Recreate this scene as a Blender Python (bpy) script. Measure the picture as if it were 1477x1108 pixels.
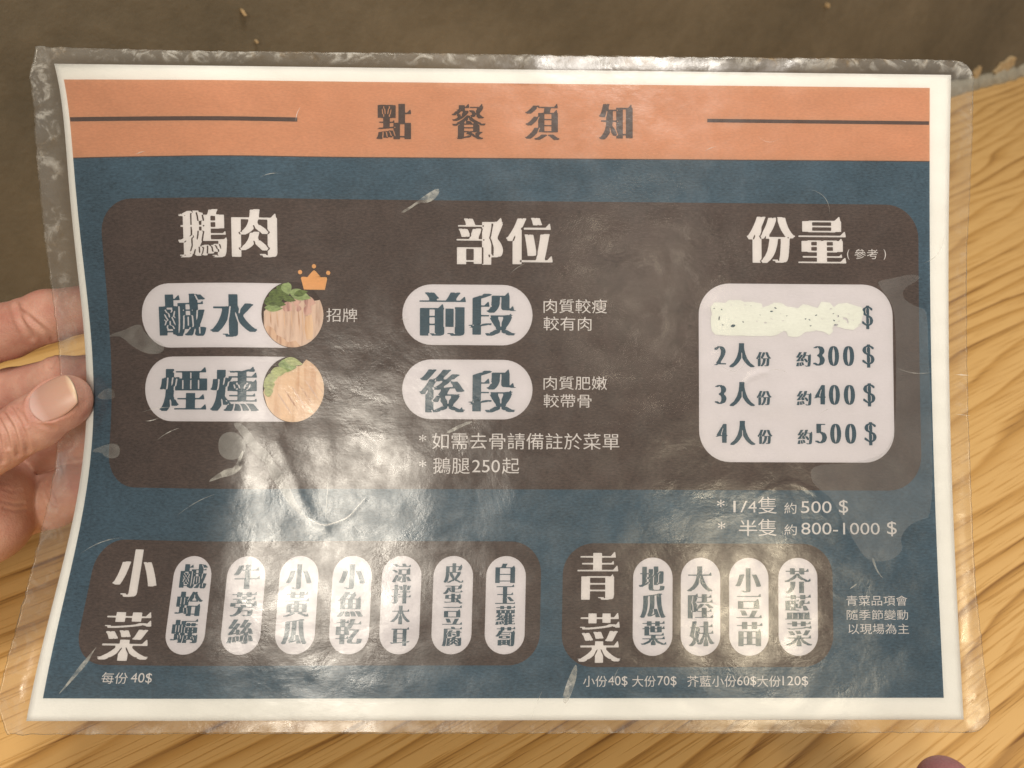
import bpy, bmesh, math, random
import numpy as np
from mathutils import Vector, Matrix, noise as mn

for o in list(bpy.data.objects):
    bpy.data.objects.remove(o)
SC = bpy.context.scene
COL = SC.collection
random.seed(4)
RNG = np.random.RandomState(11)

# ------------------------------------------------------------------ camera
# the camera looks down at the table top; rows of RW are the world axes seen from the camera
UP = np.array([.025, .755, .6545]); UP /= np.linalg.norm(UP)
XA = np.array([2.173, .787, -1.0]); XA -= UP*XA.dot(UP); XA /= np.linalg.norm(XA)
YA = np.cross(UP, XA)
RW = np.array([XA, YA, UP])
CAMH = .30
FPX = 1110.0
cam = bpy.data.cameras.new('camera'); camo = bpy.data.objects.new('camera', cam); COL.objects.link(camo)
cam.sensor_width = 36.0; cam.lens = FPX/1477*36; cam.clip_start = .01; cam.clip_end = 60
M = Matrix([list(r) for r in RW]).to_4x4(); M.translation = Vector((0, 0, CAMH))
camo.matrix_world = M
cam.dof.use_dof = True; cam.dof.focus_distance = .252; cam.dof.aperture_fstop = 16.0
SC.camera = camo

# ------------------------------------------------------------------ world, view, lamps
w = bpy.data.worlds.new('World'); SC.world = w; w.use_nodes = True
bg = w.node_tree.nodes['Background']; bg.inputs[0].default_value = (1.0, .965, .935, 1); bg.inputs[1].default_value = .38
SC.view_settings.view_transform = 'Standard'; SC.view_settings.look = 'None'
SC.view_settings.exposure = 0; SC.view_settings.gamma = 1
SC.render.film_transparent = False

def c2w(v):                      # camera frame metres -> world
    return RW @ np.asarray(v, float) + np.array([0, 0, CAMH])
def px(x, y, d):                 # photo pixel at depth d (m) -> camera frame
    return np.array([(x-738.5)/FPX*d, -(y-554)/FPX*d, -d])

# sheet pose in the camera frame
def rod(r):
    t = np.linalg.norm(r); k = r/t
    K = np.array([[0, -k[2], k[1]], [k[2], 0, -k[0]], [-k[1], k[0], 0]])
    return np.eye(3)+math.sin(t)*K+(1-math.cos(t))*K@K
RS = rod(np.array([-.051302, .016682, -.007157])); TS = np.array([-.002787, -.001224, -.248922])

def lamp(name, loc, target, size, power, col, shape='RECTANGLE', size_y=None):
    l = bpy.data.lights.new(name, 'AREA'); l.shape = shape; l.size = size
    if size_y: l.size_y = size_y
    l.energy = power; l.color = col
    o = bpy.data.objects.new(name, l); COL.objects.link(o)
    d = Vector(target)-Vector(loc)
    o.matrix_world = Matrix.Translation(Vector(loc)) @ d.to_track_quat('-Z', 'Y').to_matrix().to_4x4()
    return o
def mirror_spot(x, y, dist):     # where a ceiling lamp stands whose reflection in the flat sheet is seen at this place
    n = RS @ np.array([0, 0, 1.0]); ray = px(x, y, 1.0); ray /= np.linalg.norm(ray)
    p = ray*(TS.dot(n)/ray.dot(n)); r = ray-2*ray.dot(n)*n
    return c2w(p+r*dist), c2w(p)
p0, t0 = mirror_spot(500, 770, 2.3)
lamp('ceiling_or_key_lamp', p0, t0, .25, 20, (1.0, .91, .77), size_y=.72)
p2, t2 = mirror_spot(1075, 860, 2.3)
lamp('ceiling_or_key_lamp', p2, t2, .20, 7.0, (1.0, .85, .60), size_y=.40)
p3, t3 = mirror_spot(920, 430, 2.3)
lamp('ceiling_or_key_lamp', p3, t3, .30, 1.7, (1.0, .84, .64), size_y=.36)
lamp('ceiling_or_key_lamp', (.3, -.12, 1.75), (.1, .2, .1), .5, 18.0, (1.0, .94, .87))  # broad overhead lamp added to give the hand directional light

# ------------------------------------------------------------------ materials
def new_mat(name):
    m = bpy.data.materials.new(name); m.use_nodes = True
    nt = m.node_tree; b = nt.nodes['Principled BSDF']; return m, nt, b
def N(nt, t, **k):
    n = nt.nodes.new(t)
    for a, v in k.items():
        if a.startswith('i_'):
            key = a[2:]
            n.inputs[int(key) if key.isdigit() else key].default_value = v
        else: setattr(n, a, v)
    return n
def ramp(nt, fac, stops):
    r = nt.nodes.new('ShaderNodeValToRGB'); e = r.color_ramp.elements
    while len(e) < len(stops): e.new(.5)
    for s, (p, c) in zip(e, stops):
        s.position = p; s.color = (*c, 1) if len(c) == 3 else c
    nt.links.new(fac, r.inputs[0]); return r
def mapping(nt, sc, src='Object', rot=(0, 0, 0)):
    tc = N(nt, 'ShaderNodeTexCoord'); mp = N(nt, 'ShaderNodeMapping')
    mp.inputs['Scale'].default_value = sc; mp.inputs['Rotation'].default_value = rot
    nt.links.new(tc.outputs[src], mp.inputs[0]); return mp
def ink(name, col, var=.16, rough=.55, speck=.0):
    """printed colour on fine linen-embossed paper"""
    m, nt, b = new_mat(name); L = nt.links.new
    mp = mapping(nt, (800, 1900, 900)); n1 = N(nt, 'ShaderNodeTexNoise', i_Scale=1.0, i_Detail=2.0); L(mp.outputs[0], n1.inputs[0])
    mp2 = mapping(nt, (70, 90, 60)); n2 = N(nt, 'ShaderNodeTexNoise', i_Scale=1.0, i_Detail=4.0, i_Roughness=.6); L(mp2.outputs[0], n2.inputs[0])
    mx = N(nt, 'ShaderNodeMath', operation='MULTIPLY_ADD'); L(n1.outputs[0], mx.inputs[0]); mx.inputs[1].default_value = .65
    m2 = N(nt, 'ShaderNodeMath', operation='MULTIPLY'); L(n2.outputs[0], m2.inputs[0]); m2.inputs[1].default_value = .35; L(m2.outputs[0], mx.inputs[2])
    c = np.array(col)
    r = ramp(nt, mx.outputs[0], [(.3, tuple(c*(1-var))), (.7, tuple(np.minimum(c*(1+var), .95)))])
    L(r.outputs[0], b.inputs['Base Color']); b.inputs['Roughness'].default_value = rough
    b.inputs['Specular IOR Level'].default_value = .25
    bp = N(nt, 'ShaderNodeBump', i_Strength=.35, i_Distance=.0001); L(n1.outputs[0], bp.inputs['Height']); L(bp.outputs[0], b.inputs['Normal'])
    return m
MAT = dict(
    paper=ink('white_paper', (.80, .79, .76), .012), orange=ink('orange_ink', (.57, .285, .165), .10),
    blue=ink('blue_ink', (.052, .096, .136), .42), brown=ink('brown_ink', (.080, .054, .045), .42),
    pale=ink('pale_lilac_ink', (.64, .61, .64), .025), white=ink('white_ink', (.70, .665, .66), .03),
    textblue=ink('text_blue_ink', (.045, .085, .115), .2), darkbrown=ink('dark_brown_ink', (.095, .065, .055), .15),
    gold=ink('gold_ink', (.66, .36, .15), .06), tape=ink('correction_white', (.72, .735, .69), .04),
    leaf=ink('leaf_green_ink', (.12, .165, .045), .55), leaf2=ink('pale_leaf_ink', (.27, .34, .15), .4), leaf3=ink('washed_leaf_ink', (.40, .43, .22), .4),
    plate=ink('dark_plate_ink', (.05, .028, .02), .3))

def meat(name, c0, c1, ang, sc):
    m, nt, b = new_mat(name); L = nt.links.new
    mp = mapping(nt, (sc, sc*.12, sc), rot=(0, 0, ang)); n1 = N(nt, 'ShaderNodeTexNoise', i_Scale=1.0, i_Detail=5.0, i_Distortion=.4); L(mp.outputs[0], n1.inputs[0])
    r = ramp(nt, n1.outputs[0], [(.33, c1), (.5, c0), (.72, tuple(min(x*1.1, .9) for x in c0))])
    L(r.outputs[0], b.inputs['Base Color']); b.inputs['Roughness'].default_value = .5
    return m
MAT['meat'] = meat('sliced_meat_print', (.60, .45, .36), (.42, .27, .20), 0.05, 620)
MAT['meatrim'] = meat('meat_skin_print', (.58, .40, .28), (.36, .19, .12), 0.1, 900)
MAT['meat2'] = meat('smoked_meat_print', (.66, .48, .33), (.56, .35, .21), .62, 480)
MAT['shallot'] = meat('shallot_print', (.56, .36, .30), (.32, .15, .13), .4, 900)

def film_material():
    m, nt, b = new_mat('laminate_film'); L = nt.links.new; nt.nodes.remove(b)
    out = nt.nodes['Material Output']
    tr = N(nt, 'ShaderNodeBsdfTransparent'); tr.inputs[0].default_value = (.985, .985, .975, 1)
    gl = N(nt, 'ShaderNodeBsdfGlossy'); gl.inputs['Color'].default_value = (1, 1, 1, 1)
    fr = N(nt, 'ShaderNodeFresnel', i_IOR=1.5)
    # waviness: broad buckles, then fine crumple where the film was over-heated
    mp = mapping(nt, (1, 1, 1))
    n1 = N(nt, 'ShaderNodeTexNoise', i_Scale=28.0, i_Detail=2.0); L(mp.outputs[0], n1.inputs[0])
    wv = N(nt, 'ShaderNodeVectorMath', operation='SCALE'); L(n1.outputs['Color'], wv.inputs[0]); wv.inputs['Scale'].default_value = .02
    ad = N(nt, 'ShaderNodeVectorMath', operation='ADD'); L(mp.outputs[0], ad.inputs[0]); L(wv.outputs[0], ad.inputs[1])
    n2 = N(nt, 'ShaderNodeTexNoise', i_Scale=110.0, i_Detail=7.0, i_Roughness=.62); L(ad.outputs[0], n2.inputs[0])
    n3 = N(nt, 'ShaderNodeTexNoise', i_Scale=420.0, i_Detail=4.0, i_Roughness=.6); L(ad.outputs[0], n3.inputs[0])
    msk = ramp(nt, n1.outputs[0], [(.42, (.25,)*3), (.60, (1,)*3)])
    b1 = N(nt, 'ShaderNodeBump', i_Strength=FB1, i_Distance=.0022); L(n1.outputs[0], b1.inputs['Height'])
    b2 = N(nt, 'ShaderNodeBump', i_Distance=.0007); L(n2.outputs[0], b2.inputs['Height']); L(b1.outputs[0], b2.inputs['Normal'])
    mm = N(nt, 'ShaderNodeMath', operation='MULTIPLY'); L(msk.outputs[0], mm.inputs[0]); mm.inputs[1].default_value = FB2; L(mm.outputs[0], b2.inputs['Strength'])
    b3 = N(nt, 'ShaderNodeBump', i_Strength=FB3, i_Distance=.00025); 
    mp9 = mapping(nt, (320, 1500, 600)); n9 = N(nt, 'ShaderNodeTexNoise', i_Scale=1.0, i_Detail=2.0); L(mp9.outputs[0], n9.inputs[0])
    a9 = N(nt, 'ShaderNodeMath', operation='MULTIPLY_ADD'); L(n9.outputs[0], a9.inputs[0]); a9.inputs[1].default_value = .22; L(n3.outputs[0], a9.inputs[2])
    L(a9.outputs[0], b3.inputs['Height']); L(b2.outputs[0], b3.inputs['Normal'])
    rr = ramp(nt, n2.outputs[0], [(.35, (.15,)*3), (.65, (.26,)*3)])
    L(rr.outputs[0], gl.inputs['Roughness']); L(b3.outputs[0], gl.inputs['Normal']); 
    mx = N(nt, 'ShaderNodeMixShader'); L(fr.outputs[0], mx.inputs[0]); L(tr.outputs[0], mx.inputs[1]); L(gl.outputs[0], mx.inputs[2])
    # cloudy glue at the worn rim
    at = N(nt, 'ShaderNodeAttribute', attribute_name='rim')
    n4 = N(nt, 'ShaderNodeTexNoise', i_Scale=150.0, i_Detail=6.0, i_Roughness=.65, i_Distortion=1.2); L(mp.outputs[0], n4.inputs[0])
    r4 = ramp(nt, n4.outputs[0], [(.5, (0,)*3), (.7, (1,)*3)])
    f4 = N(nt, 'ShaderNodeMath', operation='MULTIPLY'); L(r4.outputs[0], f4.inputs[0]); L(at.outputs['Fac'], f4.inputs[1])
    f5 = N(nt, 'ShaderNodeMath', operation='MULTIPLY_ADD'); L(f4.outputs[0], f5.inputs[0]); f5.inputs[1].default_value = .6
    f6 = N(nt, 'ShaderNodeMath', operation='MULTIPLY'); L(at.outputs['Fac'], f6.inputs[0]); f6.inputs[1].default_value = .06; L(f6.outputs[0], f5.inputs[2])
    df = N(nt, 'ShaderNodeBsdfDiffuse'); df.inputs[0].default_value = (.70, .68, .62, 1)
    stain = ramp(nt, n2.outputs[0], [(.52, (.70, .68, .62)), (.66, (.34, .22, .09))]); L(stain.outputs[0], df.inputs[0])
    m2 = N(nt, 'ShaderNodeMixShader'); L(f5.outputs[0], m2.inputs[0]); L(mx.outputs[0], m2.inputs[1]); L(df.outputs[0], m2.inputs[2])
    L(m2.outputs[0], out.inputs[0]); return m
FB1, FB2, FB3 = .32, .13, .14
MAT['film'] = film_material()
def cloudy(name, col, fac, rough=.3, lo=.35, sc=300):
    """see-through patch"""
    m, nt, b = new_mat(name); L = nt.links.new; out = nt.nodes['Material Output']
    tr = N(nt, 'ShaderNodeBsdfTransparent'); b.inputs['Base Color'].default_value = (*col, 1); b.inputs['Roughness'].default_value = rough
    mp = mapping(nt, (1, 1, 1)); n = N(nt, 'ShaderNodeTexNoise', i_Scale=sc, i_Detail=5.0, i_Roughness=.6, i_Distortion=.5); L(mp.outputs[0], n.inputs[0])
    r = ramp(nt, n.outputs[0], [(.3, (fac*lo,)*3), (.65, (fac,)*3)])
    bp = N(nt, 'ShaderNodeBump', i_Strength=.5, i_Distance=.0003); L(n.outputs[0], bp.inputs['Height']); L(bp.outputs[0], b.inputs['Normal'])
    mx = N(nt, 'ShaderNodeMixShader'); L(r.outputs[0], mx.inputs[0]); L(tr.outputs[0], mx.inputs[1]); L(b.outputs[0], mx.inputs[2]); L(mx.outputs[0], out.inputs[0])
    return m
MAT['pocket'] = cloudy('air_pocket_or_glare', (.60, .59, .56), .32, lo=.3, sc=110)
MAT['painted_glare'] = cloudy('painted_reflection', (.60, .60, .60), .15, lo=.45, sc=45)  # lamp and ceiling reflection put into the colour of a pale patch
MAT['scratch'] = cloudy('scratch', (.80, .78, .72), .55, rough=.2, lo=.1, sc=350)
MAT['crease_and_shadow'] = cloudy('crease_shadow', (.10, .09, .085), .85, rough=.2, lo=.8)  # shadow of the raised fold put into the colour

def skin_material(name, base, red):
    m, nt, b = new_mat(name); L = nt.links.new
    mp = mapping(nt, (1, 1, 1))
    n = N(nt, 'ShaderNodeTexNoise', i_Scale=60.0, i_Detail=5.0, i_Roughness=.6); L(mp.outputs[0], n.inputs[0])
    r = ramp(nt, n.outputs[0], [(.3, red), (.62, base), (.8, tuple(min(1, c*1.12) for c in base))]); L(r.outputs[0], b.inputs['Base Color'])
    b.inputs['Roughness'].default_value = .46; b.inputs['Subsurface Weight'].default_value = .18
    b.inputs['Subsurface Radius'].default_value = (.005, .0016, .0009); b.inputs['Subsurface Scale'].default_value = .6
    b.inputs['Specular IOR Level'].default_value = .35
    v = N(nt, 'ShaderNodeTexVoronoi', i_Scale=1500.0); L(mp.outputs[0], v.inputs[0])
    n2 = N(nt, 'ShaderNodeTexNoise', i_Scale=500.0, i_Detail=4.0); L(mp.outputs[0], n2.inputs[0])
    mpw = mapping(nt, (1, 2.2, 1), rot=(0, 0, .7)); wv = N(nt, 'ShaderNodeTexNoise', i_Scale=420.0, i_Detail=3.0, i_Distortion=1.5); L(mpw.outputs[0], wv.inputs[0])
    a1 = N(nt, 'ShaderNodeMath', operation='ADD'); L(v.outputs['Distance'], a1.inputs[0]); L(n2.outputs[0], a1.inputs[1])
    a2 = N(nt, 'ShaderNodeMath', operation='ADD'); L(a1.outputs[0], a2.inputs[0]); L(wv.outputs[0], a2.inputs[1])
    bp = N(nt, 'ShaderNodeBump', i_Strength=.4, i_Distance=.00022); L(a2.outputs[0], bp.inputs['Height']); L(bp.outputs[0], b.inputs['Normal'])
    return m
MAT['skin'] = skin_material('skin', (.55, .315, .235), (.42, .175, .13))
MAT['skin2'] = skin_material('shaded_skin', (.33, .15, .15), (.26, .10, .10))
def nail_material():
    m, nt, b = new_mat('nail'); L = nt.links.new
    at = N(nt, 'ShaderNodeAttribute', attribute_name='along')
    r = ramp(nt, at.outputs['Fac'], [(0, (.62, .43, .38)), (.14, (.56, .36, .31)), (.28, (.47, .27, .21)), (.88, (.48, .28, .20)), (.945, (.62, .44, .30)), (1, (.66, .50, .34))])
    L(r.outputs[0], b.inputs['Base Color']); b.inputs['Roughness'].default_value = .36
    b.inputs['Subsurface Weight'].default_value = .1; b.inputs['Subsurface Scale'].default_value = .5; b.inputs['Subsurface Radius'].default_value = (.003, .001, .0006)
    mp = mapping(nt, (1, 1, 1)); n = N(nt, 'ShaderNodeTexNoise', i_Scale=300.0, i_Detail=2.0); L(mp.outputs[0], n.inputs[0])
    bp = N(nt, 'ShaderNodeBump', i_Strength=.12, i_Distance=.0002); L(n.outputs[0], bp.inputs['Height']); L(bp.outputs[0], b.inputs['Normal'])
    return m
MAT['nail'] = nail_material()

def wood_material():
    m, nt, b = new_mat('table_wood'); L = nt.links.new
    dg = RW @ np.array([(2800-738.5)/FPX, (554+313)/FPX, -1.0]); ga = -math.atan2(dg[1], dg[0])
    mp = mapping(nt, (1.0, 4.2, 1.0), rot=(0, 0, ga))                       # stretched along the grain (world x)
    n0 = N(nt, 'ShaderNodeTexNoise', i_Scale=2.2, i_Detail=2.0, i_Roughness=.5); L(mp.outputs[0], n0.inputs[0])
    tc = mapping(nt, (1, 1, 1), rot=(0, 0, ga)); sx = N(nt, 'ShaderNodeSeparateXYZ'); L(tc.outputs[0], sx.inputs[0])
    y1 = N(nt, 'ShaderNodeMath', operation='MULTIPLY_ADD'); L(n0.outputs[0], y1.inputs[0]); y1.inputs[1].default_value = .11; L(sx.outputs[1], y1.inputs[2])
    fine = mapping(nt, (9, 260, 1), rot=(0, 0, ga)); nf = N(nt, 'ShaderNodeTexNoise', i_Scale=1.0, i_Detail=4.0, i_Roughness=.6); L(fine.outputs[0], nf.inputs[0])
    y2 = N(nt, 'ShaderNodeMath', operation='MULTIPLY_ADD'); L(nf.outputs[0], y2.inputs[0]); y2.inputs[1].default_value = .0022; L(y1.outputs[0], y2.inputs[2])
    sc = N(nt, 'ShaderNodeMath', operation='MULTIPLY'); L(y2.outputs[0], sc.inputs[0]); sc.inputs[1].default_value = 74.0
    fr = N(nt, 'ShaderNodeMath', operation='FRACT'); L(sc.outputs[0], fr.inputs[0])
    # early wood pale, late wood a narrow darker line with one sharp edge
    ring = ramp(nt, fr.outputs[0], [(0.0, (.05,)*3), (.50, (.12,)*3), (.74, (.50,)*3), (.90, (.95,)*3), (1.0, (.05,)*3)])
    fl = N(nt, 'ShaderNodeMath', operation='FLOOR'); L(sc.outputs[0], fl.inputs[0])
    wn = N(nt, 'ShaderNodeTexWhiteNoise', noise_dimensions='1D'); L(fl.outputs[0], wn.inputs['W'])
    rr = N(nt, 'ShaderNodeMapRange', i_2=0.0); rr.inputs[1].default_value = 0; rr.inputs[2].default_value = 1; rr.inputs[3].default_value = .45; rr.inputs[4].default_value = 1.0
    L(wn.outputs[0], rr.inputs[0])
    mu = N(nt, 'ShaderNodeMath', operation='MULTIPLY'); L(ring.outputs[0], mu.inputs[0]); L(rr.outputs[0], mu.inputs[1])
    big = mapping(nt, (3, 14, 1), rot=(0, 0, ga)); nb = N(nt, 'ShaderNodeTexNoise', i_Scale=1.0, i_Detail=3.0); L(big.outputs[0], nb.inputs[0])
    mr = N(nt, 'ShaderNodeMapRange'); mr.inputs[1].default_value = .3; mr.inputs[2].default_value = .7; mr.inputs[3].default_value = .5; mr.inputs[4].default_value = 1.1; L(nb.outputs[0], mr.inputs[0])
    mv = N(nt, 'ShaderNodeMath', operation='MULTIPLY'); L(mu.outputs[0], mv.inputs[0]); L(mr.outputs[0], mv.inputs[1])
    # pores: short dark dashes along the grain
    po = mapping(nt, (22, 900, 1), rot=(0, 0, ga)); np_ = N(nt, 'ShaderNodeTexNoise', i_Scale=1.0, i_Detail=2.0); L(po.outputs[0], np_.inputs[0])
    pr = ramp(nt, np_.outputs[0], [(.54, (0,)*3), (.66, (1,)*3)])
    pm = N(nt, 'ShaderNodeMath', operation='MULTIPLY_ADD'); L(pr.outputs[0], pm.inputs[0]); pm.inputs[1].default_value = .34; L(mv.outputs[0], pm.inputs[2])
    col = ramp(nt, pm.outputs[0], [(0, WC0), (.35, WC1), (1, WC2)])
    L(col.outputs[0], b.inputs['Base Color']); b.inputs['Roughness'].default_value = .33
    bp = N(nt, 'ShaderNodeBump', i_Strength=.6, i_Distance=.0004); iv = N(nt, 'ShaderNodeMath', operation='SUBTRACT'); iv.inputs[0].default_value = 1; L(pm.outputs[0], iv.inputs[1]); L(iv.outputs[0], bp.inputs['Height']); L(bp.outputs[0], b.inputs['Normal'])
    return m
WC0, WC1, WC2 = (.70, .435, .165), (.55, .305, .092), (.18, .074, .018)
MAT['wood'] = wood_material()
def wall_material():
    m, nt, b = new_mat('wall_plaster'); L = nt.links.new
    mp = mapping(nt, (1, 1, 1)); n = N(nt, 'ShaderNodeTexNoise', i_Scale=5.0, i_Detail=8.0, i_Roughness=.6); L(mp.outputs[0], n.inputs[0])
    n2 = N(nt, 'ShaderNodeTexNoise', i_Scale=70.0, i_Detail=6.0, i_Roughness=.7); L(mp.outputs[0], n2.inputs[0])
    a = N(nt, 'ShaderNodeMath', operation='MULTIPLY_ADD'); L(n2.outputs[0], a.inputs[0]); a.inputs[1].default_value = .3; L(n.outputs[0], a.inputs[2])
    r = ramp(nt, a.outputs[0], [(.42, (.076, .061, .037)), (.62, (.122, .097, .060)), (.85, (.185, .148, .095))]); L(r.outputs[0], b.inputs['Base Color'])
    b.inputs['Roughness'].default_value = .7
    bp = N(nt, 'ShaderNodeBump', i_Strength=.5, i_Distance=.002); L(n2.outputs[0], bp.inputs['Height']); L(bp.outputs[0], b.inputs['Normal'])
    return m
MAT['wall'] = wall_material()
def rough_plain(name, col, sc=200, rough=.8):
    m, nt, b = new_mat(name); L = nt.links.new
    mp = mapping(nt, (1, 1, 1)); n = N(nt, 'ShaderNodeTexNoise', i_Scale=sc, i_Detail=5.0); L(mp.outputs[0], n.inputs[0])
    r = ramp(nt, n.outputs[0], [(.3, tuple(c*.7 for c in col)), (.7, col)]); L(r.outputs[0], b.inputs['Base Color']); b.inputs['Roughness'].default_value = rough
    return m
MAT['sealant'] = rough_plain('sealant', (.34, .30, .22)); MAT['chip'] = rough_plain('bare_plaster', (.50, .36, .19))

# ------------------------------------------------------------------ object helpers
def link(name, me, mat=None, parent=None, label=None, smooth=True):
    if mat: me.materials.append(MAT[mat])
    if smooth and len(me.polygons): me.polygons.foreach_set('use_smooth', [True]*len(me.polygons))
    o = bpy.data.objects.new(name, me); COL.objects.link(o)
    if parent: o.parent = parent
    if label: o['label'] = label
    return o
def tag(o, label=None, cat=None, kind=None, group=None):
    for k, v in (('label', label), ('category', cat), ('kind', kind), ('group', group)):
        if v: o[k] = v
    return o

# ------------------------------------------------------------------ setting: table top and wall
def ray_to(x, y, axis, val):
    d = RW @ px(x, y, 1.0); o = np.array([0, 0, CAMH]); t = (val-o[axis])/d[axis]; return o+d*t
JOINT = ray_to(1477, 105, 2, 0.0)
WY = float(JOINT[1])             # the wall stands at y = WY
def grid_mesh(name, nx, ny, fn):
    v = [fn(i/nx, j/ny) for j in range(ny+1) for i in range(nx+1)]
    f = [(j*(nx+1)+i, j*(nx+1)+i+1, (j+1)*(nx+1)+i+1, (j+1)*(nx+1)+i) for j in range(ny) for i in range(nx)]
    me = bpy.data.meshes.new(name); me.from_pydata(v, [], f); me.update(); return me
def box_bm(x0, x1, y0, y1, z0, z1, bev=0.0):
    bm = bmesh.new(); bmesh.ops.create_cube(bm, size=1)
    for v in bm.verts: v.co = Vector(((x0+x1)/2+v.co.x*(x1-x0), (y0+y1)/2+v.co.y*(y1-y0), (z0+z1)/2+v.co.z*(z1-z0)))
    if bev: bmesh.ops.bevel(bm, geom=bm.edges[:], offset=bev, segments=3, affect='EDGES')
    return bm
table = bpy.data.objects.new('table', None); COL.objects.link(table); table.location = (0, WY-.5, -.74)
tag(table, 'pale varnished wooden table with bold dark grain lines behind the held menu', 'table')
bm = box_bm(-1.1, 1.5, WY-.95, WY-.006, -.035, 0, .002); me = bpy.data.meshes.new('table_top'); bm.to_mesh(me); bm.free()
tt = link('table_top', me, 'wood', table, smooth=False); tt.matrix_parent_inverse = Matrix.Translation((0, -(WY-.5), .74))
for lx, ly in ((-1.0, WY-.1), (1.4, WY-.1), (-1.0, WY-.85), (1.4, WY-.85)):
    bm = box_bm(lx-.03, lx+.03, ly-.03, ly+.03, -.74, -.037, .003); me = bpy.data.meshes.new('leg'); bm.to_mesh(me); bm.free()
    lg = link('leg', me, 'wood', table, smooth=False); lg.matrix_parent_inverse = Matrix.Translation((0, -(WY-.5), .74))
def wallf(u, v):
    x, z = -1.6+3.6*u, -.74+2.2*v
    return (x, WY+.004*mn.noise(Vector((x*3, z*3, 1)))+.0012*mn.noise(Vector((x*25, z*25, 4))), z)
wall = link('wall', grid_mesh('wall', 240, 150, wallf), 'wall'); tag(wall, kind='structure')
# ragged bead of sealant between table and wall
def bead(u, v):
    x = -1.1+2.6*u; a = v*math.pi/2; q = Vector((x*22, 3.1, 0))
    r = .0095*(1+.45*mn.noise(q)+.35*mn.noise(q*3.7)+.2*mn.noise(q*11+Vector((0, v*3, 0))))
    return (x, WY-.001-r*math.cos(a), .0005+r*1.15*math.sin(a))
bd = link('sealant_bead', grid_mesh('sealant_bead', 900, 6, bead), 'sealant', wall, label='rough pale bead of sealant where the wall meets the table')
def chip(x0, y0, sx, sz, seed, rot=0.0):
    c = ray_to(x0, y0, 1, WY-.0045); rs = random.Random(seed); n = 22; v = []
    for k in range(n):
        a = k/n*2*math.pi; r = 1+.45*(rs.random()-.5)
        dx, dz = math.cos(a)*sx*r, math.sin(a)*sz*r
        v.append((c[0]+dx*math.cos(rot)-dz*math.sin(rot), c[1], c[2]+dx*math.sin(rot)+dz*math.cos(rot)))
    bmx = bmesh.new(); f = bmx.faces.new([bmx.verts.new(q) for q in v])
    e = bmesh.ops.extrude_face_region(bmx, geom=[f]); 
    for q in [g for g in e['geom'] if isinstance(g, bmesh.types.BMVert)]: q.co.y += .010
    bmesh.ops.recalc_face_normals(bmx, faces=bmx.faces[:])
    me = bpy.data.meshes.new('plaster_patch'); bmx.to_mesh(me); bmx.free()
    return link('plaster_patch', me, 'chip', wall, smooth=False)
chip(1452, 96, .016, .0075, 3, .35); chip(1409, 110, .0045, .009, 5); chip(352, 19, .0009, .0022, 8, .5); chip(1196, 9, .0008, .0018, 9); chip(371, 61, .0008, .0008, 12)

# ------------------------------------------------------------------ the laminated menu
root = bpy.data.objects.new('laminated_menu', None); COL.objects.link(root)
tag(root, 'laminated menu card in orange, blue and brown with Chinese writing', 'menu')
MS = np.eye(4); MS[:3, :3] = RW@RS; MS[:3, 3] = c2w(TS)
MSm = Matrix([list(r) for r in MS]); 
root.matrix_world = MSm

GP = [-41.5487, 145.5983, -184.7576, 101.3439, -25.072, 4.436, 0.0]
ER = [[.68, -.068], [.14, -.639], [-.615, .048], [-.18, .618]]
def bend(x, y, off):
    """flat sheet millimetres (x right, y down, off out of the sheet) -> bent sheet, metres"""
    x = np.asarray(x, float); y = np.asarray(y, float)
    t = y/210; g = np.polyval(GP, t)
    D = np.where(x > 0, 15.6*np.exp(-np.maximum(x, 0)/52), 15.6*(1-x*.25/52))
    xe = np.maximum(x, 0)
    h = g*(-8*np.exp(-xe/24)*np.where(x > 0, 1, 1-x*.02)+3*np.exp(-((x-55)/25)**2))
    u = x/297
    ex = (1-t)*((1-u)*ER[0][0]+u*ER[1][0])+t*((1-u)*ER[3][0]+u*ER[2][0])
    ey = (1-t)*((1-u)*ER[0][1]+u*ER[1][1])+t*((1-u)*ER[3][1]+u*ER[2][1])
    dx = g*D+(148.5-x)*h/250-2.6*np.sin(np.pi*np.clip(t, 0, 1))*np.exp((np.minimum(x, 297)-297)/18)
    return np.stack([x-148.5+dx+ex, 105-y-ey, h+off], -1)/1000

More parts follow.
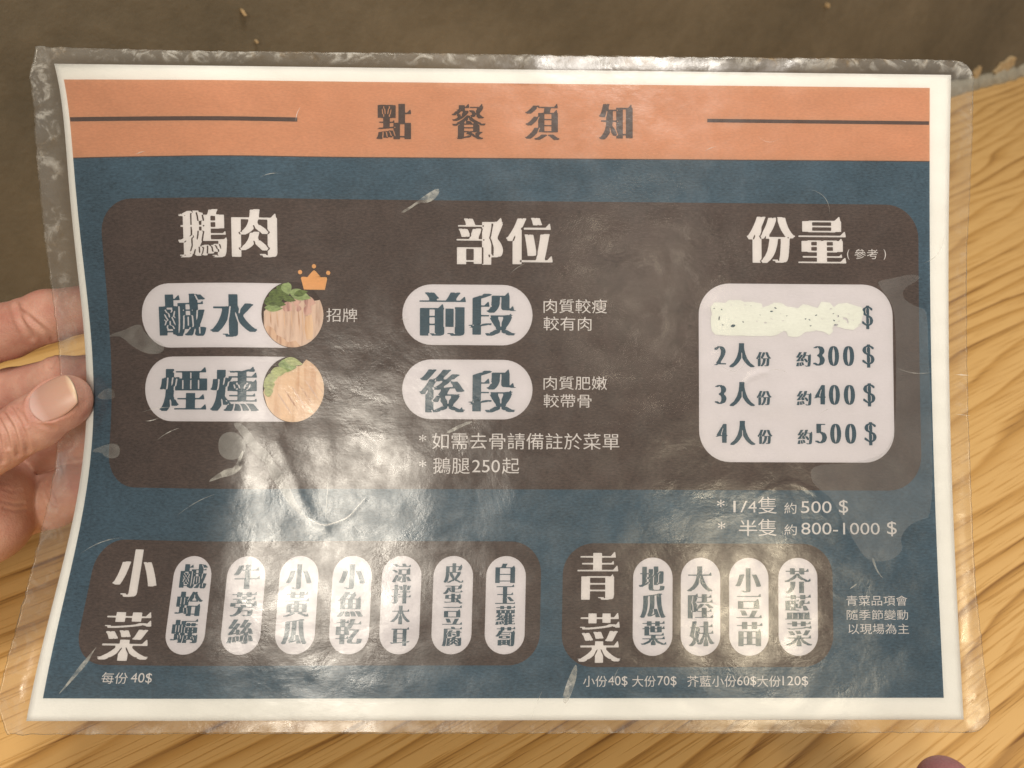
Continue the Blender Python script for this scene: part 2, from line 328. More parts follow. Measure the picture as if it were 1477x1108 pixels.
def splines_to_flat(loops):
    """closed outlines (holes by even-odd) -> triangles, in flat millimetres"""
    cu = bpy.data.curves.new('c', 'CURVE'); cu.dimensions = '2D'; cu.fill_mode = 'BOTH'
    for lp in loops:
        s = cu.splines.new('POLY'); s.points.add(len(lp)-1)
        s.points.foreach_set('co', [c for p in lp for c in (p[0], p[1], 0, 1)]); s.use_cyclic_u = True
    o = bpy.data.objects.new('c', cu); COL.objects.link(o)
    m = o.to_mesh(); v = [tuple(q.co[:2]) for q in m.vertices]; f = [tuple(p.vertices) for p in m.polygons]
    o.to_mesh_clear(); bpy.data.objects.remove(o); bpy.data.curves.remove(cu)
    return v, f
def decal(name, loops_or_mesh, off, mat, parent, label=None, step=3.0, flat=None):
    v, f = flat if flat else splines_to_flat(loops_or_mesh)
    bm = bmesh.new(); vs = [bm.verts.new((a, b, 0)) for a, b in v]
    for q in f:
        try: bm.faces.new([vs[i] for i in q])
        except ValueError: pass
    bmesh.ops.remove_doubles(bm, verts=bm.verts[:], dist=.001)
    xs = [a for a, b in v]; ys = [b for a, b in v]
    for ax, lo, hi in ((0, min(xs), max(xs)), (1, min(ys), max(ys))):
        st = step if hi-lo < 120 else step*1.5
        k = math.ceil(lo/st)*st
        while k < hi:
            if k > lo+.01:
                bmesh.ops.bisect_plane(bm, geom=bm.verts[:]+bm.edges[:]+bm.faces[:], plane_co=(k, k, 0), plane_no=(1, 0, 0) if ax == 0 else (0, 1, 0), dist=1e-4)
            k += st
    me = bpy.data.meshes.new(name); bm.to_mesh(me); bm.free()
    n = len(me.vertices); co = np.empty(n*3); me.vertices.foreach_get('co', co); co = co.reshape(-1, 3)
    P = bend(co[:, 0], co[:, 1], off); me.vertices.foreach_set('co', P.ravel().astype(np.float32)); me.update()
    # face the front
    if len(me.polygons) and sum(p.normal.z for p in me.polygons) < 0: me.flip_normals()
    return link(name, me, mat, parent, label)
def rrect(x0, y0, x1, y1, r, n=10):
    r = min(r, (x1-x0)/2, (y1-y0)/2); out = []
    for cx, cy, a0 in ((x1-r, y1-r, 0), (x0+r, y1-r, 90), (x0+r, y0+r, 180), (x1-r, y0+r, 270)):
        for k in range(n+1):
            a = math.radians(a0+90*k/n); out.append((cx+r*math.cos(a), cy+r*math.sin(a)))
    return out
def edge_line(p, q, n=60): return [(p[0]+(q[0]-p[0])*k/n, p[1]+(q[1]-p[1])*k/n) for k in range(n)]
def quad(a, b, c, d, step=3.0):
    out = []
    for p, q in ((a, b), (b, c), (c, d), (d, a)): out += edge_line(p, q, max(1, int(math.dist(p, q)/step)))
    return out
# the card itself: a closed sheet with a back
def sheet(name, off0, off1, mat, nx=150, ny=106):
    xs = np.linspace(0, 297, nx+1); ys = np.linspace(0, 210, ny+1); X, Y = np.meshgrid(xs, ys)
    A = bend(X, Y, off1).reshape(-1, 3); B = bend(X, Y, off0).reshape(-1, 3); V = np.vstack([A, B]); n = len(A)
    f = []
    for j in range(ny):
        for i in range(nx):
            a = j*(nx+1)+i; b = a+1; c = a+nx+2; d = a+nx+1
            f.append((a, d, c, b)); f.append((n+a, n+b, n+c, n+d))
    rim = [i for i in range(nx+1)]+[j*(nx+1)+nx for j in range(1, ny+1)]+[ny*(nx+1)+i for i in range(nx-1, -1, -1)]+[j*(nx+1) for j in range(ny-1, 0, -1)]
    for k in range(len(rim)):
        a, b = rim[k], rim[(k+1) % len(rim)]; f.append((a, b, n+b, n+a))
    me = bpy.data.meshes.new(name); me.from_pydata(V.tolist(), [], f); me.update(); return link(name, me, mat, root)
sheet('paper_sheet', -.18, 0, 'paper')
def lx(y): return 2.0+(3.92-2.0)*(y-4.9)/198.3
def rx(y): return 289.8+(290.85-289.8)*(y-4.5)/198.7
def ty(x, a, b): return a+(b-a)*(x-2)/288
decal('header_band', [quad((lx(5), 4.93), (rx(5), 4.53), (rx(29), 29.23), (lx(30), 30.24))], .04, 'orange', root)
decal('header_line', [quad((lx(30), 30.2), (rx(29), 29.2), (rx(29), 29.5), (lx(30), 30.5))], .06, 'darkbrown', root)
decal('blue_field', [quad((lx(30), 30.24), (rx(29), 29.23), (rx(203), 203.17), (lx(203), 203.2))], .04, 'blue', root, step=3.0)
decal('header_rule', [quad((2.3, 17.05), (79.0, 17.05), (79.0, 18.45), (2.3, 18.45))], .08, 'darkbrown', root)
decal('header_rule', [quad((215.0, 15.85), (289.6, 15.85), (289.6, 17.05), (215.0, 17.05))], .08, 'darkbrown', root)
decal('main_panel', [rrect(10.54, 43.95, 286.0, 137.55, 11.5)], .08, 'brown', root, 'large dark brown rounded panel across the middle of the menu')
decal('side_dish_panel', [rrect(11.48, 154.05, 160.78, 192.96, 10)], .08, 'brown', root, 'dark brown rounded panel at lower left of the menu')
decal('vegetable_panel', [rrect(167.8, 154.6, 255.3, 193.5, 10)], .08, 'brown', root, 'dark brown rounded panel at lower right of the menu')
decal('pill', [rrect(23.4, 71.86, 84, 92.65, 10.4)], .12, 'pale', root)
decal('pill', [rrect(23.9, 95.54, 84, 116.28, 10.4)], .12, 'pale', root)
decal('pill', [rrect(114.0, 71.6, 157.1, 91.29, 9.85)], .12, 'pale', root)
decal('pill', [rrect(114.1, 96.0, 157.2, 115.2, 9.6)], .12, 'pale', root)
decal('price_panel', [rrect(211.87, 70.58, 276.7, 128.58, 10.2)], .12, 'pale', root)
for x0 in (40.3, 58.35, 75.85, 93.25, 109.33, 126.05, 143.1): decal('pill', [rrect(x0, 158.7, x0+12.8, 189.5, 6.4)], .12, 'pale', root)
for x0 in (190.55, 205.97, 221.6, 237.55): decal('pill', [rrect(x0, 159.1, x0+12.75, 190.0, 6.4)], .12, 'pale', root)

# printed food pictures: each a disc with leaves and slices drawn flat
def ellipse(cx, cy, a, b, rot=0, n=40, clip=None):
    out = []
    for k in range(n):
        t = 2*math.pi*k/n; x, y = a*math.cos(t), b*math.sin(t)
        p = (cx+x*math.cos(rot)-y*math.sin(rot), cy+x*math.sin(rot)+y*math.cos(rot))
        if clip:
            d = math.dist(p, clip[:2])
            if d > clip[2]: p = (clip[0]+(p[0]-clip[0])*clip[2]/d, clip[1]+(p[1]-clip[1])*clip[2]/d)
        out.append(p)
    return out
def leafshape(x0, y0, x1, y1, w_, clip, n=12):
    L_ = math.dist((x0, y0), (x1, y1)); ux, uy = (x1-x0)/L_, (y1-y0)/L_; up, dn = [], []
    for k in range(n+1):
        t = k/n; s = w_*math.sin(math.pi*t**.8)*.5; p = (x0+ux*L_*t, y0+uy*L_*t)
        up.append((p[0]-uy*s, p[1]+ux*s)); dn.append((p[0]+uy*s, p[1]-ux*s))
    out = up+dn[-2:0:-1]
    r = []
    for p in out:
        d = math.dist(p, clip[:2]); 
        if d > clip[2]: p = (clip[0]+(p[0]-clip[0])*clip[2]/d, clip[1]+(p[1]-clip[1])*clip[2]/d)
        r.append(p)
    return r
def arc_poly(c, pts): 
    out = []
    for p in pts:
        d = math.dist(p, c[:2])
        if d > c[2]: p = (c[0]+(p[0]-c[0])*c[2]/d, c[1]+(p[1]-c[1])*c[2]/d)
        out.append(p)
    return out
for idx, (cx, cy, r) in enumerate(((77.0, 81.95, 10.7), (77.4, 105.9, 10.65))):
    c = (cx, cy, r)
    d = decal('food_picture', [ellipse(cx, cy, r, r, n=60)], .16, 'plate', root, ['round printed picture of pale sliced meat with green leaves', 'round printed picture of golden smoked sliced meat with pale leaves'][idx])
    def P_(u, v): return (cx+u*r, cy+v*r)
    if idx == 0:
        body = [P_(-.92, -.08)]+[P_(math.cos(t), math.sin(t)) for t in np.linspace(math.radians(160), math.radians(-28), 40)]+[P_(.62, -.42), P_(.42, -.52), P_(.1, -.48), P_(-.2, -.30), P_(-.5, -.2), P_(-.8, -.2)]
        decal('meat_slices', [arc_poly((cx, cy, r*.985), body)], .19, 'meat', d)
        decal('meat_skin', [[P_(math.cos(t)*.985, math.sin(t)*.985) for t in np.linspace(math.radians(155), math.radians(75), 20)]+[P_(.1, .78), P_(-.15, .83), P_(-.35, .68), P_(-.5, .62), P_(-.62, .42), P_(-.8, .33)]], .205, 'meatrim', d)
        decal('meat_piece', [[P_(.42, .05), P_(.62, -.02), P_(.66, .3), P_(.64, .72), P_(.45, .75), P_(.38, .4)]], .205, 'meat2', d)
        for k, u in enumerate((-.72, -.5, -.28, -.05, .18, .3)):
            decal('slice_edge', [leafshape(*P_(u, -.1-.03*k), *P_(u*1.02+.05, .35+.07*k), .045*r, (cx, cy, r*.97))], .20, 'meatrim', d)
        for q in ((-.28, -.34, -.02, -.12, .34), (.02, -.42, .28, -.40, .30), (.36, -.45, .75, -.36, .3), (.36, -.2, .62, -.08, .34), (.1, -.2, .3, -.18, .2)):
            decal('shallot', [leafshape(*P_(q[0], q[1]), *P_(q[2], q[3]), q[4]*r, c)], .22, 'shallot', d)
        for k, q in enumerate(((-.95, -.42, -.2, -.30, .34), (-.9, -.2, -.3, -.18, .22), (-.75, -.65, -.3, -.45, .42), (-.5, -.9, -.1, -.55, .3), (-.1, -.7, .6, -.5, .34), (-.25, -1.0, -.1, -.6, .34), (-.8, -.3, -.2, -.62, .3), (-.35, -.55, .12, -.42, .2), (.05, -.6, .5, -.72, .2))):
            decal('leaf', [leafshape(*P_(q[0], q[1]), *P_(q[2], q[3]), q[4]*r, (cx, cy, r*.98))], .235+.006*k, 'leaf2' if k in (5, 1, 4) else 'leaf', d)
    else:
        body = [P_(-.98, .1)]+[P_(math.cos(t), math.sin(t)) for t in np.linspace(math.radians(150), math.radians(-66), 44)]+[P_(.25, -.72), P_(0, -.68), P_(-.3, -.5), P_(-.6, -.4), P_(-.9, -.1)]
        decal('meat_slices', [arc_poly((cx, cy, r*.985), body)], .19, 'meat2', d)
        for k, q in enumerate(((-.5, -.75, .1, -.65, .4), (-.75, -.5, -.2, -.55, .3), (-.98, -.1, -.6, -.15, .5), (-.9, -.3, -.5, -.35, .3), (-.95, .12, -.65, .05, .3), (-.3, -.9, .3, -.75, .25))):
            decal('leaf', [leafshape(*P_(q[0], q[1]), *P_(q[2], q[3]), q[4]*r, (cx, cy, r*.98))], .235+.006*k, 'leaf3' if k else 'leaf2', d)
        for k in range(6):
            a, b_ = -.62+.22*k, -.05-.10*k
            decal('slice_edge', [leafshape(*P_(a+.1, b_+.15), *P_(a+.62, min(.9, b_+.85)), .05*r, (cx, cy, r*.97))], .21+.003*k, 'meatrim' if k % 2 else 'meat', d)
# crown
def crown():
    lp = [(80.0, 69.75), (80.25, 69.35), (80.9, 69.3), (82.2, 69.4), (83.9, 67.7), (84.5, 67.35), (85.1, 67.7), (86.8, 69.4), (88.1, 69.3), (88.75, 69.4), (88.9, 69.9), (88.1, 73.0), (81.0, 73.0)]
    lp = [(x-.02, y+2.1*(y-67.3)/5.7*.35) for x, y in lp]
    c = decal('crown', [lp], .30, 'gold', root)
    for x, y in ((79.75, 68.1), (84.45, 66.1), (89.25, 68.2)): decal('crown_ball', [ellipse(x, y, .72, .72, n=16)], .32, 'gold', c)
crown()

# ------------------------------------------------------------------ lettering
NE = 200
GX0, GY0, GW, GH = -.12, -.26, 1.30, 1.36
def outline_edges(ch):
    c = bpy.data.curves.new('t', 'FONT'); c.body = ch; c.fill_mode = 'NONE'; c.resolution_u = 5
    o = bpy.data.objects.new('t', c); COL.objects.link(o); m = o.to_mesh()
    v = np.empty(len(m.vertices)*3); m.vertices.foreach_get('co', v); v = v.reshape(-1, 3)[:, :2]
    e = np.empty(len(m.edges)*2, int); m.edges.foreach_get('vertices', e); e = e.reshape(-1, 2)
    o.to_mesh_clear(); bpy.data.objects.remove(o); bpy.data.curves.remove(c); return v, e
def raster(ch):
    v, e = outline_edges(ch); w_, h_ = int(GW*NE), int(GH*NE)
    p = (v-[GX0, GY0])*NE; a, b = p[e[:, 0]], p[e[:, 1]]
    img = np.zeros((h_, w_), bool); xs = np.arange(w_)+.5
    for r in range(h_):
        y = r+.5; m = (a[:, 1] <= y) != (b[:, 1] <= y)
        if m.any():
            t = (y-a[m, 1])/(b[m, 1]-a[m, 1]); x = np.sort(a[m, 0]+t*(b[m, 0]-a[m, 0]))
            img[r] = (np.searchsorted(x, xs) % 2) == 1
    return img
def runs(row):
    d = np.diff(np.concatenate([[0], row.astype(np.int8), [0]])); return np.where(d == 1)[0], np.where(d == -1)[0]
def shift(a, dy, dx):
    o = np.zeros_like(a); h, w_ = a.shape
    o[max(dy, 0):h+min(dy, 0), max(dx, 0):w_+min(dx, 0)] = a[max(-dy, 0):h+min(-dy, 0), max(-dx, 0):w_+min(-dx, 0)]; return o
def fat(ch, th=.034, grow=.060, gap=.030, ser=.085):
    """turn the even-stroked outline into a heavy high-contrast face: thin level strokes with corner
    triangles, fat upright strokes"""
    lat = ord(ch) < 128; B = raster(ch); h, w_ = B.shape
    st = .085 if lat else .072
    if ch == '$': th, grow = .045, .03
    elif lat: grow = .058
    cut = int((st-th)*NE); E = np.zeros_like(B); V = np.zeros((h, w_), int)
    for x in range(w_):
        for i, j in zip(*runs(B[:, x])):
            r = j-i; new = min(r, max(int(round(.030*NE)), r-cut)); i2 = i+(r-new)//2; E[i2:i2+new, x] = 1; V[i2:i2+new, x] = new
    Hm = E & (V <= int((th+.03)*NE)); g = int(grow*NE); gp = gap*NE; O = E.copy()
    for y in range(h):
        s, e = runs(E[y])
        for i in range(len(s)):
            gl = (s[i]-e[i-1]) if i > 0 else 1e9; gr = (s[i+1]-e[i]) if i < len(s)-1 else 1e9
            kl = int(min(g, max(0, (gl-gp)/2))); kr = int(min(g, max(0, (gr-gp)/2))); L_ = e[i]-s[i]
            if Hm[y, s[i]:min(s[i]+4, e[i])].any() and L_ > .12*NE: kl = min(kl, int(.012*NE))
            if Hm[y, max(e[i]-4, 0):e[i]].any() and L_ > .12*NE: kr = min(kr, int(.02*NE))
            O[y, max(0, s[i]-kl):e[i]+kr] = 1
    if not lat:
        done = []
        for y in range(h):
            for i, j in zip(*runs(Hm[y])):
                if j-i < .13*NE or (y+1 < h and E[y+1, max(i, j-6):j].all()): continue
                if any(abs(y-a) < .05*NE and abs(j-b) < .08*NE for a, b in done): continue
                sz = int(min(ser, .55*(j-i)/NE)*NE)
                if not E[max(0, y-3):y+1, j:j+4].any(): tip = j+int(.02*NE)
                else:
                    tip = j+int((.07+grow*.9)*NE)
                    if E[min(h-1, y+int(.05*NE)), j:min(w_, j+int(.06*NE))].any() or E[y-2:y+1, min(w_-1, j+int(.12*NE))].any(): continue
                def blocked(sz): 
                    x0 = tip-int(1.35*sz); return O[min(h-1, y+int(.03*NE)):min(h, y+sz+int(.025*NE)), max(0, x0+int(.4*sz)):tip].any()
                if blocked(sz):
                    sz = int(sz*.55)
                    if blocked(sz): continue
                x0 = tip-int(1.35*sz); done.append((y, j))
                for q in range(-int(th*NE)+1, sz):
                    t = max(q, 0)/max(sz, 1); xa = x0+t*.75*(tip-x0); xb = tip-t*.15*(tip-x0)
                    if y+q < h: O[y+q, int(xa):int(xb)] = 1
    return O
def gblur(a, s):
    r = int(3*s)+1; k = np.exp(-np.arange(-r, r+1)**2/(2*s*s)); k /= k.sum(); a = a.astype(float)
    a = sum(k[i+r]*np.roll(a, i, 0) for i in range(-r, r+1)); return sum(k[i+r]*np.roll(a, i, 1) for i in range(-r, r+1))
def contours(F, iso=.5):
    """marching squares on field F[y, x] -> closed loops of (x, y)"""
    I = F > iso; h, w_ = F.shape
    code = I[:-1, :-1]*1+I[:-1, 1:]*2+I[1:, 1:]*4+I[1:, :-1]*8
    ys, xs = np.nonzero((code > 0) & (code < 15)); nxt = {}
    def lerp(a, b): return (iso-a)/(b-a)
    for y, x in zip(ys.tolist(), xs.tolist()):
        a, b, c, d = F[y, x], F[y, x+1], F[y+1, x+1], F[y+1, x]; k = int(code[y, x])
        # edges: 0 bottom,1 right,2 top,3 left ; key = shared grid edge
        def pt(e):
            if e == 0: return ((x, y, 0), (x+lerp(a, b), y))
            if e == 1: return ((x+1, y, 1), (x+1, y+lerp(b, c)))
            if e == 2: return ((x, y+1, 0), (x+lerp(d, c), y+1))
            return ((x, y, 1), (x, y+lerp(a, d)))
        segs = {1: [(3, 0)], 2: [(0, 1)], 3: [(3, 1)], 4: [(1, 2)], 5: [(3, 2), (1, 0)], 6: [(0, 2)], 7: [(3, 2)], 8: [(2, 3)], 9: [(2, 0)], 10: [(0, 3), (2, 1)], 11: [(2, 1)], 12: [(1, 3)], 13: [(1, 0)], 14: [(0, 3)]}[k]
        for e0, e1 in segs:
            p, q = pt(e0), pt(e1); nxt[p[0]] = (q[0], p[1])
    loops = []
    while nxt:
        k0 = next(iter(nxt)); k = k0; lp = []
        while k in nxt:
            k2, p = nxt.pop(k); lp.append(p); k = k2
            if k == k0: break
        if len(lp) > 8: loops.append(lp)
    return loops
def simplify(lp, tol):
    P = np.array(lp); n = len(P); far = int(np.argmax(((P-P[0])**2).sum(1))); keep = {0, far}
    st = [(0, far), (far, n)]
    while st:
        a, b = st.pop()
        if b-a < 2: continue
        A = P[a]; B = P[b % n]; d = B-A; L_ = np.hypot(*d) or 1e-9; Q = P[a+1:b]
        dist = np.abs(d[0]*(Q[:, 1]-A[1])-d[1]*(Q[:, 0]-A[0]))/L_; i = int(dist.argmax())
        if dist[i] > tol: keep.add(a+1+i); st += [(a, a+1+i), (a+1+i, b)]
    return [tuple(P[i]) for i in sorted(keep)]
GC = {}
def heavy(ch):
    if ch not in GC:
        GC[ch] = [simplify(l, .33) for l in contours(gblur(fat(ch), 1.3))]
        GC[ch] = [l for l in GC[ch] if len(l) > 3]
    return GC[ch]
def fit_loops(loops, box):
    A = np.vstack([np.array(l) for l in loops]); lo, hi = A.min(0), A.max(0); x0, y0, x1, y1 = box
    return [[(x0+(p[0]-lo[0])/(hi[0]-lo[0])*(x1-x0), y1-(p[1]-lo[1])/(hi[1]-lo[1])*(y1-y0)) for p in l] for l in loops]
def sans_flat(s, box, bold=-.002):
    c = bpy.data.curves.new('t', 'FONT'); c.body = s; c.resolution_u = 4; c.offset = .003 if s == '*' else bold
    o = bpy.data.objects.new('t', c); COL.objects.link(o); m = o.to_mesh()
    v = np.array([q.co[:2] for q in m.vertices]); f = [tuple(p.vertices) for p in m.polygons]
    o.to_mesh_clear(); bpy.data.objects.remove(o); bpy.data.curves.remove(c)
    lo, hi = v.min(0), v.max(0); x0, y0, x1, y1 = box
    return [(x0+(p[0]-lo[0])/(hi[0]-lo[0])*(x1-x0), y1-(p[1]-lo[1])/(hi[1]-lo[1])*(y1-y0)) for p in v], f
TEXT = [
('點餐須知', 'brown', 'H', [('點', 105.25, 12.05, 116.73, 23.85), ('餐', 130.17, 11.76, 141.42, 23.58), ('須', 154.51, 11.47, 165.89, 23.54), ('知', 179.0, 11.3, 190.17, 23.16)]),
('鵝肉', 'white', 'H', [('鵝', 37.98, 47.84, 54.93, 63.6), ('肉', 56.48, 47.76, 72.08, 63.44)]),
('部位', 'white', 'H', [('部', 131.93, 49.64, 147.3, 65.03), ('位', 148.33, 49.49, 163.68, 64.79)]),
('份量', 'white', 'H', [('份', 227.92, 48.41, 243.97, 63.68), ('量', 245.01, 48.25, 261.06, 63.65)]),
('參考', 'white', 'S', [('(', 261.36, 58.99, 262.18, 62.43), ('參考', 263.83, 58.82, 271.85, 62.15), (')', 273.75, 58.88, 274.58, 62.33)]),
('鹹水', 'blue', 'H', [('鹹', 29.8, 75.32, 46.82, 88.98), ('水', 48.22, 75.57, 64.78, 89.31)]),
('煙燻', 'blue', 'H', [('煙', 29.51, 99.02, 46.99, 113.01), ('燻', 48.19, 98.85, 65.49, 112.96)]),
('前段', 'blue', 'H', [('前', 119.67, 74.2, 135.08, 88.31), ('段', 136.0, 74.08, 151.59, 88.2)]),
('後段', 'blue', 'H', [('後', 119.85, 99.2, 135.01, 113.05), ('段', 136.16, 99.1, 151.71, 112.97)]),
('招牌', 'white', 'S', [('招牌', 88.54, 79.66, 98.94, 84.05)]),
('肉質較瘦較有肉', 'white', 'S', [('肉質較瘦', 160.73, 76.1, 181.63, 80.68), ('較有肉', 160.74, 81.83, 176.51, 86.35)]),
('肉質肥嫩較帶骨', 'white', 'S', [('肉質肥嫩', 160.82, 101.19, 181.65, 105.56), ('較帶骨', 160.86, 106.92, 176.57, 111.28)]),
('如需去骨請備註於菜單', 'white', 'S', [('*', 119.99, 120.19, 122.4, 122.41), ('如需去骨請備註於菜單', 124.37, 119.53, 185.78, 124.78)]),
('鵝腿250起', 'white', 'S', [('*', 120.18, 128.39, 122.59, 130.6), ('鵝腿', 124.82, 127.47, 136.87, 132.67), ('250', 137.67, 128.2, 146.77, 132.18), ('起', 147.45, 127.5, 153.12, 132.6)]),
('$', 'blue', 'L', [('$', 266.18, 77.48, 269.96, 85.22)]),
('25', 'blue', 'L', [('2', 256.58, 80.4, 258.91, 84.38), ('5', 259.38, 80.38, 261.95, 84.36)]),
('2人份約300$', 'blue', 'H', [('2', 216.91, 91.1, 220.8, 97.26), ('人', 221.72, 90.08, 230.3, 97.94), ('份', 230.7, 92.93, 235.68, 97.56), ('約', 243.91, 92.85, 248.91, 97.6), ('3', 249.64, 90.89, 253.55, 97.23), ('0', 254.59, 90.86, 258.31, 97.31), ('0', 259.59, 90.83, 263.4, 97.28), ('$', 266.14, 90.22, 270.27, 97.81)]),
('3人份約400$', 'blue', 'H', [('3', 217.04, 103.73, 220.92, 109.86), ('人', 221.76, 102.72, 230.33, 110.54), ('份', 230.8, 105.56, 235.77, 110.17), ('約', 243.98, 105.49, 248.97, 110.21), ('4', 249.79, 103.54, 253.69, 109.85), ('0', 254.73, 103.52, 258.44, 109.94), ('0', 259.72, 103.49, 263.51, 109.91), ('$', 266.25, 102.89, 270.38, 110.44)]),
('4人份約500$', 'blue', 'H', [('4', 217.28, 116.29, 221.14, 122.39), ('人', 221.87, 115.29, 230.41, 123.07), ('份', 231.0, 118.12, 235.95, 122.71), ('約', 244.14, 118.06, 249.11, 122.76), ('5', 250.07, 116.13, 253.96, 122.41), ('0', 255.0, 116.11, 258.7, 122.5), ('0', 259.97, 116.09, 263.76, 122.48), ('$', 266.49, 115.5, 270.6, 123.01)]),
('1/4隻 約500$', 'white', 'S', [('*', 217.68, 140.56, 220.17, 142.99), ('1', 223.0, 140.98, 223.75, 144.63), ('/', 225.27, 140.98, 227.55, 144.63), ('4', 227.85, 140.98, 230.58, 144.63), ('隻', 231.04, 139.62, 237.17, 145.05), ('約', 239.66, 141.49, 243.64, 145.03), ('500', 245.12, 141.02, 255.18, 144.79), ('$', 257.63, 140.54, 260.69, 145.32)]),
('半隻 約800-1000$', 'white', 'S', [('*', 217.9, 147.64, 220.38, 150.06), ('半', 224.79, 147.06, 230.78, 152.14), ('隻', 231.01, 146.71, 237.12, 152.12), ('約', 239.61, 148.46, 243.7, 151.89), ('800-1000', 245.18, 147.87, 271.1, 151.63), ('$', 273.55, 147.38, 276.83, 152.14)]),
('小菜', 'white', 'H', [('小', 19.58, 157.0, 34.93, 171.87), ('菜', 18.98, 176.45, 35.56, 191.58)]),
('鹹蛤蠣', 'blue', 'H', [('鹹', 42.59, 161.19, 51.74, 168.77), ('蛤', 42.21, 169.87, 51.21, 177.44), ('蠣', 41.85, 178.32, 50.7, 185.87)]),
('牛蒡絲', 'blue', 'H', [('牛', 60.6, 161.31, 69.38, 168.92), ('蒡', 60.46, 169.89, 69.13, 177.49), ('絲', 60.32, 178.46, 68.87, 186.04)]),
('小黃瓜', 'blue', 'H', [('小', 78.06, 161.33, 86.5, 169.16), ('黃', 77.96, 169.92, 86.32, 177.72), ('瓜', 77.87, 178.47, 86.14, 186.26)]),
('小魚乾', 'blue', 'H', [('小', 95.31, 161.38, 103.9, 169.21), ('魚', 95.31, 169.97, 103.84, 177.78), ('乾', 95.31, 178.53, 103.78, 186.31)]),
('涼拌木耳', 'blue', 'H', [('涼', 112.47, 161.14, 118.89, 167.03), ('拌', 112.57, 167.79, 118.96, 173.65), ('木', 112.67, 174.31, 119.03, 180.15), ('耳', 112.77, 181.02, 119.1, 186.85)]),
('皮蛋豆腐', 'blue', 'H', [('皮', 129.34, 161.0, 135.74, 167.11), ('蛋', 129.37, 167.55, 135.74, 173.64), ('豆', 129.4, 174.18, 135.75, 180.25), ('腐', 129.43, 180.9, 135.76, 186.96)]),
('白玉蘿蔔', 'blue', 'H', [('白', 146.03, 161.08, 152.41, 167.2), ('玉', 146.19, 167.63, 152.56, 173.73), ('蘿', 146.36, 174.27, 152.71, 180.35), ('蔔', 146.52, 180.9, 152.85, 186.96)]),
('每份40$', 'white', 'S', [('每份', 21.6, 195.12, 29.92, 198.61), ('40$', 30.95, 195.24, 37.7, 198.65)]),
('青菜', 'white', 'H', [('青', 172.53, 157.31, 185.7, 172.4), ('菜', 172.98, 176.53, 186.67, 192.15)]),
('地瓜葉', 'blue', 'H', [('地', 192.42, 161.88, 200.72, 169.54), ('瓜', 192.79, 170.41, 201.06, 178.05), ('葉', 193.15, 179.03, 201.4, 186.63)]),
('大陸妹', 'blue', 'H', [('大', 207.88, 161.85, 216.18, 169.74), ('陸', 208.22, 170.4, 216.51, 178.26), ('妹', 208.58, 179.13, 216.84, 186.96)]),
('小豆苗', 'blue', 'H', [('小', 223.61, 162.37, 231.94, 170.05), ('豆', 223.84, 170.49, 232.14, 178.14), ('苗', 224.07, 179.34, 232.36, 186.96)]),
('芥藍菜', 'blue', 'H', [('芥', 239.49, 162.35, 248.08, 170.25), ('藍', 239.68, 170.69, 248.24, 178.56), ('菜', 239.87, 179.11, 248.41, 186.96)]),
('小份40$大份70$芥藍小份60$大份120$', 'white', 'S', [('小份', 174.82, 196.15, 182.46, 199.6), ('40$', 182.8, 196.26, 189.0, 199.61), ('大份', 190.49, 196.16, 198.01, 199.61), ('70$', 198.54, 196.27, 204.69, 199.62), ('芥藍小份', 208.09, 196.17, 223.8, 199.63), ('60$', 224.11, 196.29, 230.26, 199.64), ('大份', 230.57, 196.18, 238.06, 199.65), ('120$', 238.69, 196.3, 246.98, 199.66)]),
('青菜品項會隨季節變動以現場為主', 'white', 'S', [('青菜品項會', 259.64, 170.99, 279.84, 174.17), ('隨季節變動', 259.73, 175.49, 279.92, 178.66), ('以現場為主', 260.18, 179.86, 280.11, 183.14)]),
]
MTEX = {'white': 'white', 'blue': 'textblue', 'brown': 'darkbrown'}
WORD = {'white': 'white', 'blue': 'dark blue', 'brown': 'dark brown'}
for title, colr, style, chars in TEXT:
    if title == '25': continue
    fl_v, fl_f, loops = [], [], []
    for ch, *box in chars:
        if style == 'S':
            v, f = sans_flat(ch, box); n = len(fl_v); fl_v += v; fl_f += [tuple(i+n for i in q) for q in f]
        else: loops += fit_loops(heavy(ch), box)
    lab = '%s %s lettering' % (WORD[colr], 'thin' if style == 'S' else 'heavy')
    if style == 'S': decal('lettering', None, .17, MTEX[colr], root, lab, flat=(fl_v, fl_f))
    else: decal('lettering', loops, .17, MTEX[colr], root, lab)
